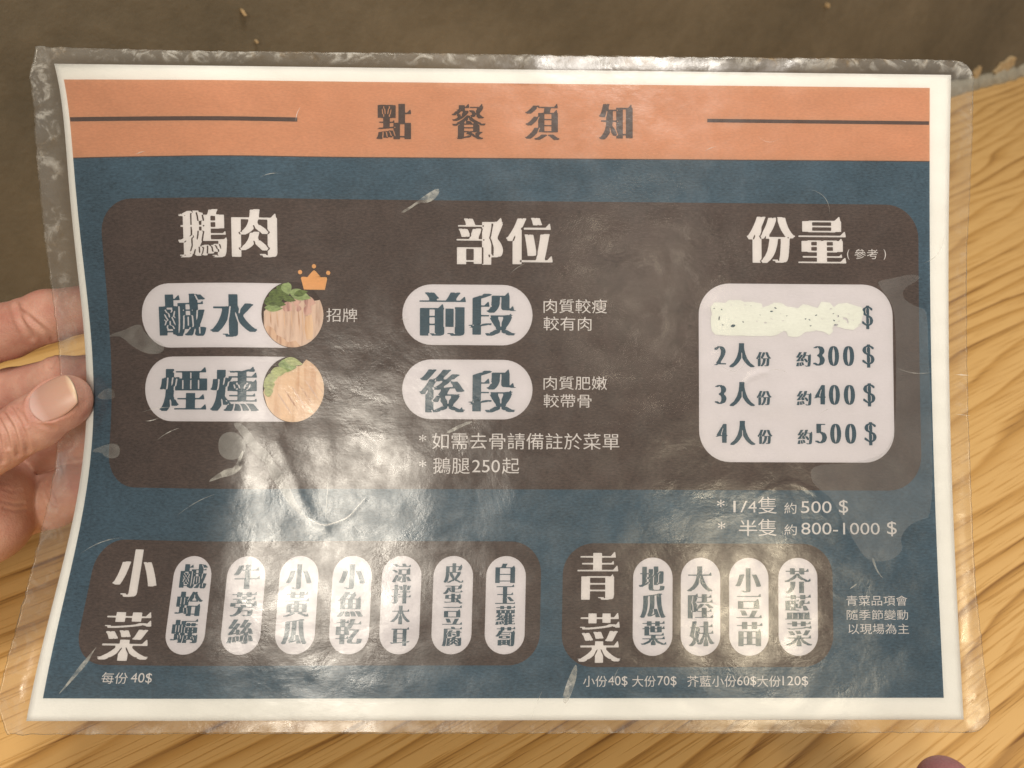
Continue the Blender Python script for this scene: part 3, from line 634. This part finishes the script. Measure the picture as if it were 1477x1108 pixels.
POLY = {
'leaf': [(9.7, 88.9), (12.8, 87.5), (16.1, 87.0), (19.5, 85.5), (23.1, 84.8), (24.0, 87.6), (27.1, 89.8), (31.2, 91.6), (31.5, 93.5), (29.0, 94.8), (24.4, 94.5), (19.1, 92.1), (15.6, 89.0), (12.7, 88.7)] ,
'b2': [(4.8, 107.9), (7.8, 105.9), (10.6, 105.5), (12.1, 107.1), (12.0, 108.9), (8.9, 109.4), (5.1, 109.0)] ,
'b3': [(3.7, 125.8), (8.9, 124.0), (13.1, 123.4), (15.3, 124.9), (14.9, 127.8), (12.2, 128.5), (9.3, 127.9), (7.7, 126.5), (4.1, 126.5)] ,
'disc': [(51.8, 121.2), (54.6, 119.5), (57.9, 119.7), (60.6, 121.8), (61.8, 124.0), (60.6, 127.3), (57.3, 128.5), (54.0, 128.0), (51.7, 125.7)] ,
'tube': [(56.1, 116.6), (59.3, 116.6), (62.6, 119.2), (65.4, 123.0), (69.2, 125.4), (71.4, 128.7), (74.7, 132.5), (77.2, 136.3), (78.7, 140.1), (82.6, 145.4), (81.6, 146.1), (77.3, 142.5), (74.0, 137.7), (70.7, 133.9), (69.1, 129.7), (65.6, 127.3), (62.3, 124.5), (59.5, 120.2)] ,
'spear': [(49.0, 135.2), (51.7, 133.0), (55.3, 131.1), (57.9, 130.9), (59.5, 126.8), (60.8, 124.9), (60.6, 127.3), (59.0, 130.6), (61.0, 129.9), (59.6, 131.8), (57.3, 133.2), (53.4, 134.0), (49.8, 135.3)] ,
'scr': [(113.1, 48.2), (118.1, 45.1), (122.0, 42.0), (125.9, 39.8), (126.3, 41.6), (124.3, 44.1), (121.6, 45.1), (119.7, 44.7), (115.0, 48.2)] ,
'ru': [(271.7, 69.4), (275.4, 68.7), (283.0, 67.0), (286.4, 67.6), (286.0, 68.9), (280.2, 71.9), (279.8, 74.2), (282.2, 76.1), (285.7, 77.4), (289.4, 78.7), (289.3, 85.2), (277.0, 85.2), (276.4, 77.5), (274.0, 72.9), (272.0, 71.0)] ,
'haze': [(248.7, 129.2), (264.8, 128.7), (275.0, 124.7), (277.4, 113.4), (277.6, 84.9), (276.7, 77.2), (273.1, 72.6), (271.7, 70.5), (271.7, 69.4), (275.4, 68.7), (283.0, 67.0), (286.4, 67.6), (286.0, 68.9), (280.2, 71.9), (280.2, 74.8), (282.9, 76.9), (286.1, 78.0), (288.9, 79.0), (289.0, 90.8), (289.9, 113.4), (289.4, 145.8), (284.5, 146.9), (280.2, 149.1), (277.7, 153.1), (279.0, 156.2), (275.4, 159.5), (269.8, 160.4), (266.0, 159.1), (263.5, 155.4), (261.5, 152.1), (258.3, 146.5), (257.0, 143.2), (254.5, 139.4), (250.9, 137.2), (248.2, 133.7)] ,  # outline of the painted reflection
'crease_and_shadow': [(82.62, 146.07), (85.74, 147.74), (88.3, 148.79), (90.32, 149.03), (93.27, 148.23), (96.68, 146.9), (98.6, 145.38), (100.48, 143.0), (102.86, 140.38)] ,
'cr2': [(73.0, 123.2), (75.4, 128.7), (78.7, 134.2), (80.7, 139.7), (85.3, 146.3), (90.1, 150.0)] ,
'cr3': [(230.9, 140.3), (233.8, 137.8), (237.7, 135.9), (242.2, 134.9), (246.1, 136.2), (249.7, 138.4)] ,
'g1': [(268.51, 158.78), (269.27, 160.35), (269.88, 162.85), (272.3, 166.1), (270.18, 164.1), (268.92, 161.6), (268.17, 159.72)] ,
'g2': [(8.37, 202.41), (10.96, 198.29), (13.79, 193.29), (16.54, 189.67), (18.69, 186.76), (17.56, 188.94), (16.33, 192.53), (13.58, 196.13), (10.55, 200.06)] ,
'g3': [(128.67, 119.51), (131.74, 117.61), (136.36, 115.71), (137.91, 116.08), (133.29, 117.98), (130.22, 119.73)] ,
'g4': [(226.88, 103.23), (228.85, 100.66), (232.12, 99.16), (234.07, 99.15), (231.46, 99.68), (229.5, 100.97)] ,
'g5': [(172.6, 192.19), (172.95, 195.26), (171.76, 200.17), (169.62, 205.06), (168.04, 203.83), (169.53, 198.33), (171.36, 194.04)] ,
'hazeB': [(223.9, 157.4), (226.5, 154.6), (232.9, 153.0), (241.9, 154.3), (248.3, 156.1), (254.8, 157.4), (255.3, 165.5), (253.3, 169.9), (254.6, 175.5), (250.7, 175.5), (248.7, 181.7), (250.6, 184.2), (235.2, 192.8), (228.9, 194.1), (209.9, 194.1), (196.0, 192.8), (201.0, 186.0), (209.9, 189.1), (219.4, 186.7), (222.6, 184.2), (234.0, 189.1), (235.3, 179.2), (234.1, 168.0), (231.6, 160.5)] ,
'tape': [(215.8, 82.1), (216.2, 80.5), (215.6, 78.3), (216.9, 76.9), (220.5, 76.9), (222.1, 76.0), (225.7, 76.0), (227.0, 76.6), (229.8, 76.5), (232.6, 77.0), (233.0, 78.4), (235.0, 77.7), (236.7, 76.7), (239.1, 76.8), (241.1, 78.1), (244.8, 78.5), (246.4, 77.1), (248.8, 77.6), (251.3, 78.4), (252.5, 76.4), (255.4, 76.6), (256.6, 78.0), (258.1, 77.0), (261.1, 76.7), (263.6, 77.5), (266.1, 78.1), (266.7, 79.5), (266.2, 81.9), (265.2, 84.3), (263.1, 85.6), (260.2, 85.2), (258.6, 84.6), (256.2, 84.6), (256.2, 86.2), (255.1, 87.2), (253.2, 86.2), (250.8, 85.8), (247.1, 86.3), (244.9, 87.9), (241.4, 87.8), (240.8, 86.3), (239.8, 85.9), (238.2, 87.1), (236.2, 87.7), (233.7, 87.7), (222.0, 87.7), (217.2, 87.3), (216.0, 85.9), (215.7, 83.9)] ,
'hole0': [(222.38, 84.44), (222.95, 83.91), (224.0, 84.15), (223.47, 84.95), (222.54, 84.91)] ,
'hole1': [(218.45, 81.27), (218.85, 81.46), (218.64, 82.66), (218.32, 82.59)] ,
'hole2': [(219.18, 78.86), (219.75, 79.06), (219.58, 79.46), (219.18, 79.26)] ,
'hole3': [(246.77, 81.87), (247.58, 81.86), (247.17, 82.35)] ,
'hole4': [(247.99, 81.98), (249.0, 82.29), (248.59, 82.58)] ,
'hole5': [(256.36, 82.0), (257.17, 82.6), (256.55, 82.72)] ,
'hole6': [(256.46, 84.2), (256.96, 83.52), (258.1, 83.59), (257.76, 84.47), (256.33, 84.48)] ,
'hole7': [(257.6, 80.59), (258.54, 80.91), (257.8, 81.67)] ,
'hole8': [(259.65, 81.38), (261.29, 81.65), (261.68, 83.57), (261.07, 83.25), (260.87, 82.17), (259.64, 81.9)] ,
'hole9': [(264.56, 84.35), (265.4, 83.34), (265.52, 83.74)] ,
'hole10': [(219.44, 84.06), (220.04, 84.05), (219.84, 84.45)] ,
'hole11': [(239.05, 82.6), (240.26, 82.51), (239.45, 82.92)] ,
'hole12': [(248.38, 84.06), (249.27, 84.21), (248.78, 84.54)] ,
'hole13': [(262.93, 82.16), (263.55, 82.27), (263.22, 82.56)] ,
'hole14': [(226.54, 77.41), (227.76, 77.48), (227.15, 77.8)] ,
'hole15': [(235.21, 81.55), (236.62, 82.34), (236.01, 82.26)] ,
'hole16': [(223.28, 82.23), (224.5, 81.23), (223.69, 82.03)] ,
}
def wob(pts, amp, sub=3, seed=0):
    """roughen a traced outline"""
    rs = random.Random(seed); out = []
    for k in range(len(pts)):
        a, b = pts[k], pts[(k+1) % len(pts)]
        for j in range(sub): 
            t = j/sub; out.append((a[0]+(b[0]-a[0])*t+rs.uniform(-amp, amp), a[1]+(b[1]-a[1])*t+rs.uniform(-amp, amp)))
    return out
def smoothed(pts, it=2):
    for _ in range(it):
        q = []
        for k in range(len(pts)):
            a, b = pts[k], pts[(k+1) % len(pts)]
            q += [(a[0]*.75+b[0]*.25, a[1]*.75+b[1]*.25), (a[0]*.25+b[0]*.75, a[1]*.25+b[1]*.75)]
        pts = q
    return pts
rs_ = random.Random(21); HOLES = []
for k in range(34):
    hx, hy = rs_.uniform(214.5, 262), rs_.uniform(77.2, 83.4) ; ln = rs_.uniform(.15, .55)
    if min(math.dist((hx, hy), p) for p in wob(POLY['tape'], 0, 4)) > 1.1 and all(math.dist((hx, hy), (np.mean([p[0] for p in q]), np.mean([p[1] for p in q]))) > 1.6 for q in HOLES+[POLY[m] for m in POLY if m.startswith('hole')]):
        HOLES.append(wob(ellipse(hx, hy, ln, ln*.4, rs_.uniform(-.6, .6), 9), .05, 1, k))
tape = decal('correction_tape', [wob(POLY['tape'], .11, 3, 2)]+HOLES+[wob(smoothed(POLY[k], 1), .05, 1, i) for i, k in enumerate(sorted(POLY)) if k.startswith('hole')], .26, 'tape', root, 'torn strip of white correction tape over the first price')
# what is left of the print below the tape shows through its holes
for lp_ in [ellipse(np.mean([p[0] for p in q]), np.mean([p[1] for p in q]), .7, .4, n=10) for q in HOLES[::2]]+([fit_loops(heavy(c_), b_)[0] for c_, b_ in (('1', (216.5, 78.0, 219.2, 84.5)), ('2', (255.1, 80.1, 257.6, 84.2)), ('5', (257.9, 80.1, 260.6, 84.2)))]+[ellipse(np.mean([p[0] for p in POLY[k]]), np.mean([p[1] for p in POLY[k]]), .9, .6, n=14) for k in ('hole0', 'hole1', 'hole2', 'hole3', 'hole4', 'hole10', 'hole12')]): decal('print_remnant', [lp_], .17, 'textblue', root)
for k, mt, of in (('leaf', 'pocket', .34), ('b2', 'pocket', .34), ('b3', 'pocket', .35), ('disc', 'pocket', .34), ('tube', 'pocket', .36), ('haze', 'painted_glare', .36)):  # the last is a painted reflection, the others loosened film
    decal('air_pocket_or_glare', [smoothed(POLY[k])], of, mt, root)
for k in ('spear', 'scr', 'g1', 'g2', 'g3', 'g5'): decal('scratch', [smoothed(POLY[k], 1)], .375, 'scratch', root)

def hair(x, y, ang, ln, wd, curve, mat='scratch', off=.385):
    wd *= .8
    up, dn = [], []
    for k in range(9):
        t = k/8; a = ang+curve*(t-.5); px_ = x+math.cos(ang)*ln*(t-.5)-math.sin(ang)*curve*ln*(t-.5)**2; py_ = y+math.sin(ang)*ln*(t-.5)+math.cos(ang)*curve*ln*(t-.5)**2
        w_ = wd*math.sin(math.pi*min(max(t, .04), .96))*.5; up.append((px_-math.sin(a)*w_, py_+math.cos(a)*w_)); dn.append((px_+math.sin(a)*w_, py_-math.cos(a)*w_))
    decal('scratch', [up+dn[::-1]], off, mat, root)
for a in ((224.5, 99, -.35, 9, .30, -1.4), (238, 98.6, .12, 6, .22, .5), (253, 112, -.5, 5, .25, .2), (79, 16, -1.25, 5, .3, .3), (235, 23.5, .15, 7, .3, -.8), (216, 25.8, -.4, 4, .3, .2), (254, 42, .9, 10, .25, .8), (284, 99.5, .1, 12, .35, -.3),
          (301, 100, .05, 5, .4, 0), (301, 113, .1, 5, .3, 0), (185, 196, -1.2, 5, .35, .2), (160, 205, -1.2, 9, .3, .1), (30, 112, -.1, 14, .2, .2), (33, 120, -.45, 9, .3, .2), (27, 116, -.2, 5, .35, -.2), (90, 141, 1.6, 22, .16, 0), (115, 83, 0, 3, .3, 0), (26, 29, -.3, 4, .4, .2),
          (13, 155, -.35, 16, .35, .3), (45, 142, -.5, 14, .3, .2), (70, 36, -.2, 7, .3, .3), (152, 66, -.6, 6, .25, .2), (262, 168, -.6, 3, .5, 0), (262, 176, -.5, 3, .5, 0), (293, 60, -.9, 12, .35, -.7)): hair(*a)

q_ = [np.array(p) for p in POLY['crease_and_shadow']]; up_, dn_ = [], []
for k, p in enumerate(q_):
    d_ = q_[min(k+1, len(q_)-1)]-q_[max(k-1, 0)]; d_ = np.array([-d_[1], d_[0]])/np.linalg.norm(d_); w_ = .05+.16*math.sin(math.pi*k/(len(q_)-1)); up_.append(tuple(p+d_*w_)); dn_.append(tuple(p-d_*w_))
decal('fold_shadow', [up_+dn_[::-1]], .36, 'crease_and_shadow', root, label='thin dark painted shadow line along a curved fold in the film')
# ------------------------------------------------------------------ film pouch: one closed skin, front and back
def lim(y, side):
    t = np.clip((y+5)/219, 0, 1); yy = np.clip(y/210, 0, 1)
    if side: base = 297+np.interp(yy, [0, .1, .3, .45, .8, .93, 1], [7.6, 7.4, 6.0, 5.9, 6.2, 7.8, 8.6])
    else: base = -np.interp(yy, [0, .15, .5, .8, 1], [9.0, 10.0, 8.8, 9.6, 10.2])
    r = 7.0 if side else 5.0
    for e in (y+5, 214-y):
        if side: base = base-np.where(e < r, r-np.sqrt(np.maximum(0, r*r-(r-np.clip(e, 0, r))**2)), 0)
        else: base = base+np.where(e < 9, (9-np.clip(e, 0, 9))*.55, 0)*(1 if e is not None else 1)
    return base
def pouch():
    nx, ny = 460, 330
    ys = -5+219*(.5-.5*np.cos(np.pi*np.linspace(0, 1, ny+1)))*.35+219*np.linspace(0, 1, ny+1)*.65
    us = np.linspace(0, 1, nx+1); us = .3*(.5-.5*np.cos(np.pi*us))+.7*us
    Y = np.repeat(ys[:, None], nx+1, 1); xl, xr = lim(ys, 0), lim(ys, 1)
    rag = np.array([mn.noise(Vector((q*.35, 0, 7)))*.5+mn.noise(Vector((q*1.3, 3, 7)))*.2 for q in ys]); xl = xl+rag*.8; xr = xr+np.roll(rag, 90)*.6
    X = xl[:, None]+(xr-xl)[:, None]*us[None]
    ragx = np.array([mn.noise(Vector((q*90, 0, 9)))*.35+mn.noise(Vector((q*400, 3, 9)))*.15 for q in us])
    edge = np.exp(-np.minimum(Y+5, 214-Y)/2.0); Y = Y+ragx[None]*edge
    # distance outside the paper
    dx = np.maximum(np.maximum(-X, X-297), 0); dy = np.maximum(np.maximum(-Y, Y-210), 0); do = np.hypot(dx, dy)
    inside = 1/(1+np.exp((do-2.6)*.9))
    W1 = np.empty_like(X); W2 = np.empty_like(X)
    for j in range(ny+1):
        for i in range(0, nx+1):
            x, y = X[j, i], Y[j, i]
            W1[j, i] = mn.noise(Vector((x*.045, y*.06, 2.0)))+.35*mn.noise(Vector((x*.13, y*.16, 5)))
            W2[j, i] = mn.noise(Vector((x*.35, y*.45, 8)))+.5*mn.noise(Vector((x*.9, y*.9, 3)))
    crumple = np.clip(do/2, 0, 1)
    h = .42*inside+.06
    ripple = W1*(.16+.5*np.clip(do/8, 0, 1))+W2*(.010+.012*crumple)+np.clip(W2-.5, 0, 1)*.28*crumple
    # sharp creases pressed into the film
    for key, amp, wd in (('crease_and_shadow', .07, .6), ('cr2', .07, 2.0), ('cr3', .07, .6), ('g4', .15, .6), ('tubeline', .3, 1.5)):
        if key not in POLY: continue
        q = np.array(POLY[key]); best = np.full(X.shape, 1e9)
        for a, b in zip(q[:-1], q[1:]):
            d = b-a; t = np.clip(((X-a[0])*d[0]+(Y-a[1])*d[1])/(d@d), 0, 1)
            best = np.minimum(best, np.hypot(X-a[0]-t*d[0], Y-a[1]-t*d[1]))
        ripple = ripple+amp*np.exp(-(best/wd)**2)
    A = bend(X, Y, 0)
    F = A.copy(); F[..., 2] += (h+np.maximum(ripple, -.07))/1000
    B = A.copy(); B[..., 2] += (-h-.12*inside+ripple*.9*(1-inside))/1000-.00005
    V = np.vstack([F.reshape(-1, 3), B.reshape(-1, 3)]); n = (nx+1)*(ny+1)
    J, I = np.mgrid[0:ny, 0:nx]; a = (J*(nx+1)+I).ravel(); q = np.stack([a, a+nx+1, a+nx+2, a+1], 1)
    fr = q; bk = q[:, ::-1]+n
    rim = np.array([i for i in range(nx+1)]+[j*(nx+1)+nx for j in range(1, ny+1)]+[ny*(nx+1)+i for i in range(nx-1, -1, -1)]+[j*(nx+1) for j in range(ny-1, 0, -1)])
    r2 = np.roll(rim, -1); side = np.stack([rim, r2, r2+n, rim+n], 1)
    Fc = np.vstack([fr, bk, side]).astype(np.int32)
    me = bpy.data.meshes.new('laminate_film'); me.vertices.add(len(V)); me.vertices.foreach_set('co', V.ravel().astype(np.float32))
    me.loops.add(Fc.size); me.loops.foreach_set('vertex_index', Fc.ravel()); me.polygons.add(len(Fc)); me.polygons.foreach_set('loop_start', np.arange(0, Fc.size, 4, dtype=np.int32)); me.polygons.foreach_set('loop_total', np.full(len(Fc), 4, np.int32))
    me.update(calc_edges=True); me.validate()
    rimv = np.clip((do-.6)/3.0, 0, 1)*np.clip(.16+.95*(Y < 1)+.6*(X < 0)*np.clip(1-Y/95, 0, 1)+.55*np.exp(-((X-300)**2+(Y-212)**2)/90)+.25*(Y > 210), 0, 1); rimv = np.concatenate([rimv.ravel(), rimv.ravel()*.4])
    at = me.attributes.new('rim', 'FLOAT', 'POINT'); at.data.foreach_set('value', rimv.astype(np.float32))
    return link('laminate_film', me, 'film', root)
pouch()

# ------------------------------------------------------------------ the hand
import openvdb
def smin(a, b, k):
    h = np.clip(.5+.5*(b-a)/k, 0, 1); return b*(1-h)+a*h-k*h*(1-h)
def hand_mesh(name, chains, lo, hi, vox, kk, bridges=()):
    """one continuous skin round tapered limbs given as chains of (camera-frame mm point, radius)"""
    lo = np.array(lo); hi = np.array(hi); n = np.ceil((hi-lo)/vox).astype(int)
    D = np.full(n, 12.0, np.float32)
    def seg(a, ra, b, rb, k, Dst):
        m = max(ra, rb)+k+3; l = np.maximum(0, ((np.minimum(a, b)-m-lo)/vox).astype(int)); h = np.minimum(n, ((np.maximum(a, b)+m-lo)/vox).astype(int)+1)
        if (h <= l).any(): return
        g = np.meshgrid(*[lo[i]+vox*np.arange(l[i], h[i]) for i in range(3)], indexing='ij'); d = b-a
        t = np.clip(((g[0]-a[0])*d[0]+(g[1]-a[1])*d[1]+(g[2]-a[2])*d[2])/(d@d+1e-9), 0, 1)
        s = np.sqrt((g[0]-a[0]-t*d[0])**2+(g[1]-a[1]-t*d[1])**2+(g[2]-a[2]-t*d[2])**2)-(ra+(rb-ra)*t)
        sl = tuple(slice(l[i], h[i]) for i in range(3)); Dst[sl] = smin(Dst[sl], s.astype(np.float32), k)
    for ch, k in chains:
        E = np.full(n, 12.0, np.float32)
        for (a, ra), (b, rb) in zip(ch[:-1], ch[1:]): seg(np.array(a), ra, np.array(b), rb, 2.5, E)
        D = smin(D, E, k).astype(np.float32)
    gr = openvdb.FloatGrid(12.0); gr.copyFromArray(D)
    pts, quads = gr.convertToQuads(0.0)
    P = lo+pts*vox
    # relax
    E = np.vstack([quads[:, [0, 1]], quads[:, [1, 2]], quads[:, [2, 3]], quads[:, [3, 0]]])
    cnt = np.bincount(E[:, 0], minlength=len(P))+np.bincount(E[:, 1], minlength=len(P))
    for _ in range(6):
        S = np.zeros_like(P)
        for c_ in range(3): S[:, c_] = np.bincount(E[:, 0], P[E[:, 1], c_], len(P))+np.bincount(E[:, 1], P[E[:, 0], c_], len(P))
        P = .5*P+.5*S/np.maximum(cnt, 1)[:, None]
    Q = quads.astype(int)
    if ((P-P.mean(0))*normals(P, Q)).sum() < 0: Q = Q[:, ::-1]
    return P, Q
def J(x, y, d, r): return (px(x, y, d/1000.)*1000, r)
def normals(P, Q):
    nn = np.cross(P[Q[:, 2]]-P[Q[:, 0]], P[Q[:, 3]]-P[Q[:, 1]]); N_ = np.zeros_like(P)
    for k in range(4):
        for c_ in range(3): N_[:, c_] += np.bincount(Q[:, k], nn[:, c_], len(P))
    return N_/np.maximum(np.linalg.norm(N_, axis=1), 1e-9)[:, None]
def crease_skin(P, Q, lines, front=True):
    """press skin folds along lines given in photo pixels, on the side towards the viewer"""
    Nn = normals(P, Q); X = 738.5+FPX*P[:, 0]/-P[:, 2]; Y = 554-FPX*P[:, 1]/-P[:, 2]; face = Nn[:, 2] > .05
    for pts, wd, amp, dr in lines:
        best = np.full(len(P), 1e9); q = np.array(pts, float)
        for a, b in zip(q[:-1], q[1:]):
            d = b-a; t = np.clip(((X-a[0])*d[0]+(Y-a[1])*d[1])/(d@d), 0, 1); best = np.minimum(best, np.hypot(X-a[0]-t*d[0], Y-a[1]-t*d[1]))
        m = face & (-P[:, 2] > dr[0]) & (-P[:, 2] < dr[1])
        P = P-Nn*((amp*np.exp(-(best/wd)**2)-amp*.45*np.exp(-((best-wd*2.1)/wd)**2))*m)[:, None]
    return P
def to_obj(name, P, Q, mat, parent=None, label=None, origin=None, attr=None):
    Wp = (P/1000)@RW.T+np.array([0, 0, CAMH])-(0 if origin is None else origin)
    me = bpy.data.meshes.new(name); me.from_pydata(Wp.tolist(), [], [tuple(int(i) for i in q) for q in Q]); me.update()
    if attr is not None:
        at = me.attributes.new('along', 'FLOAT', 'POINT'); at.data.foreach_set('value', attr.astype(np.float32))
    return link(name, me, mat, parent, label)
wrist = J(-560, 930, 300, 24); palm = J(-330, 760, 300, 22)
chains = [
 ([wrist, palm, J(-200, 590, 303, 13)], 6), ([wrist, J(-310, 800, 302, 20), J(-200, 690, 306, 13)], 6),
 ([wrist, J(-300, 850, 300, 19), J(-180, 800, 303, 12)], 6), ([J(-200, 590, 303, 12), J(-200, 690, 306, 12), J(-185, 800, 303, 11)], 6),
 # index, middle, ring, little
 ([J(-200, 590, 303, 12), J(-45, 497, 291, 10.6), J(10, 478, 284, 9.9), J(70, 456, 279, 9.2), J(150, 440, 274, 8.0), J(185, 436, 272, 7.2)], 2),
 ([J(-200, 660, 306, 12), J(-50, 600, 300, 10.3), J(20, 568, 292, 9.6), J(90, 550, 284, 9.0), J(165, 540, 276, 7.8)], 1.6),
 ([J(-200, 735, 305, 12), J(-30, 655, 303, 11.0), J(60, 643, 294, 10.4), J(125, 626, 285, 9.3), J(175, 614, 279, 8)], 1.6),
 ([J(-180, 800, 302, 11), J(10, 742, 303, 10.8), J(75, 722, 293, 10.2), J(118, 702, 288, 9.6), J(150, 690, 283, 8.2)], 1.3),
 # heel of the hand in front of the little finger
 ([J(-260, 840, 285, 18), J(-110, 765, 281, 17), J(-28, 747, 279, 17), J(-20, 712, 279, 16)], 1.5),
 # thumb
 ([J(-430, 850, 285, 20), J(-200, 745, 265, 14), J(-60, 676, 256, 9.9), J(0, 637, 254, 8.8), J(50, 609, 252.5, 8.6), J(90, 581, 251.5, 8.2), J(97, 577, 251.5, 7.9)], 1.2),
]
P, Q = hand_mesh('hand', chains, (-345, -125, -345), (-120, 62, -215), .55, 1.5)
Lz = [([(18, 592), (28, 608), (35, 628), (40, 648)], 2.6, .55, (200, 264)), ([(8, 600), (19, 617), (25, 640), (26, 655)], 2.4, .5, (200, 264)), ([(0, 606), (9, 625), (12, 645)], 2.2, .4, (200, 264)),
      ([(24, 590), (33, 600), (38, 612)], 2.0, .4, (200, 264)), ([(-6, 615), (0, 640), (4, 665)], 2.4, .4, (200, 264)), ([(46, 600), (60, 612), (78, 618)], 2.5, .25, (200, 264)),
      ([(25, 442), (30, 460), (38, 475), (46, 487)], 3, .55, (264, 300)), ([(33, 450), (50, 465), (66, 478), (76, 488)], 2.6, .45, (264, 300)), ([(74, 528), (76, 520)], 3, .4, (264, 300)),
      ([(2, 722), (20, 727), (34, 726)], 1.6, .2, (255, 300)), ([(5, 733), (22, 737), (38, 735)], 1.6, .2, (255, 300)), ([(4, 705), (18, 709), (30, 707)], 1.6, .16, (255, 300)),
      ([(60, 700), (66, 715), (72, 728)], 1.8, .2, (255, 300)), ([(68, 697), (75, 713), (80, 725)], 1.6, .2, (255, 300))]
Lz = [(a, b*1.25, c*1.35, d) for a, b, c, d in Lz]
P = crease_skin(P, Q, Lz)
# bed the nail: flatten the skin under it
ax = px(88, 584, .2515)*1000; e1 = px(120, 558, .2515)*1000-px(56, 594, .2515)*1000; e1 /= np.linalg.norm(e1)
cd = -ax/np.linalg.norm(ax); cd = cd-e1*(cd@e1); cd /= np.linalg.norm(cd); e2 = np.cross(cd, e1)
tl = math.radians(27); nn = cd*math.cos(tl)+e2*math.sin(tl); wv = np.cross(nn, e1)
if wv[1] < 0: wv = -wv
C = ax+nn*7.65+e1*2.3
def nail_pt(a, b, lift=0.0): return C+e1*(a*7.8)+wv*(b*6.4)+nn*(-(b*b)*2.15-.5*a*a-.25*max(a, 0)**3+lift)
rel = P-C; ua = rel@e1/7.8; ub = rel@wv/6.4; un = rel@nn
rr = (np.abs(ua)**2.6+np.abs(ub)**2.6)
tgt = -(ub*ub)*2.15-.5*ua*ua-.25*np.maximum(ua, 0)**3-.25
wgt = 1/(1+np.exp((rr-1.02)*9)); sel = un > -5
P = P+nn*((tgt-un)*wgt*sel)[:, None]
fold = np.exp(-((rr**.385-1.12)/.07)**2)*(ua < .75)*sel*.42
P = P+nn*fold[:, None]
org = c2w(px(-330, 760, .3))
hand = bpy.data.objects.new('hand', None); COL.objects.link(hand); hand.location = org
tag(hand, 'left hand gripping the left edge of the menu, thumb in front and fingers behind', 'hand')
to_obj('hand_body', P, Q, 'skin', hand, origin=org)
vs, fs, al = [], [], []; na, nb = 30, 26
for th_ in (0, 1):
    for i in range(na+1):
        for j in range(nb+1):
            a, b = i/na*2-1, j/nb*2-1
            # square -> rounded nail outline
            A_ = a*math.sqrt(max(0, 1-b*b*.38)); B_ = b*math.sqrt(max(0, 1-a*a*.34))
            vs.append(nail_pt(A_, B_, .30 if not th_ else -.35)); al.append((A_+1)/2)
n_ = (na+1)*(nb+1)
for i in range(na):
    for j in range(nb):
        a = i*(nb+1)+j; q = (a, a+nb+1, a+nb+2, a+1); fs.append(q); fs.append(tuple(k+n_ for k in q[::-1]))
rim = [j for j in range(nb+1)]+[i*(nb+1)+nb for i in range(1, na+1)]+[na*(nb+1)+j for j in range(nb-1, -1, -1)]+[i*(nb+1) for i in range(na-1, 0, -1)]
for k in range(len(rim)): a, b = rim[k], rim[(k+1) % len(rim)]; fs.append((a, b, b+n_, a+n_))
nl = to_obj('thumbnail', np.array(vs), fs, 'nail', hand, origin=org, attr=np.array(al))
# fingertip of the other hand at the lower right
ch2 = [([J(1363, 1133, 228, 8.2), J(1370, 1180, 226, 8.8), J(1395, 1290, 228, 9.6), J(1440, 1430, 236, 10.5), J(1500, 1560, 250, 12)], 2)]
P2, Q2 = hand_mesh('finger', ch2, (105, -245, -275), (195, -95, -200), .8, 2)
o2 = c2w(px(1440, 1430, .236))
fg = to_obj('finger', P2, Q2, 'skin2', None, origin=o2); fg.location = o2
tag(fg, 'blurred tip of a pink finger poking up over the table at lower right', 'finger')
print('triangles', sum(len(o.data.polygons)*2 for o in bpy.data.objects if o.type == 'MESH'))
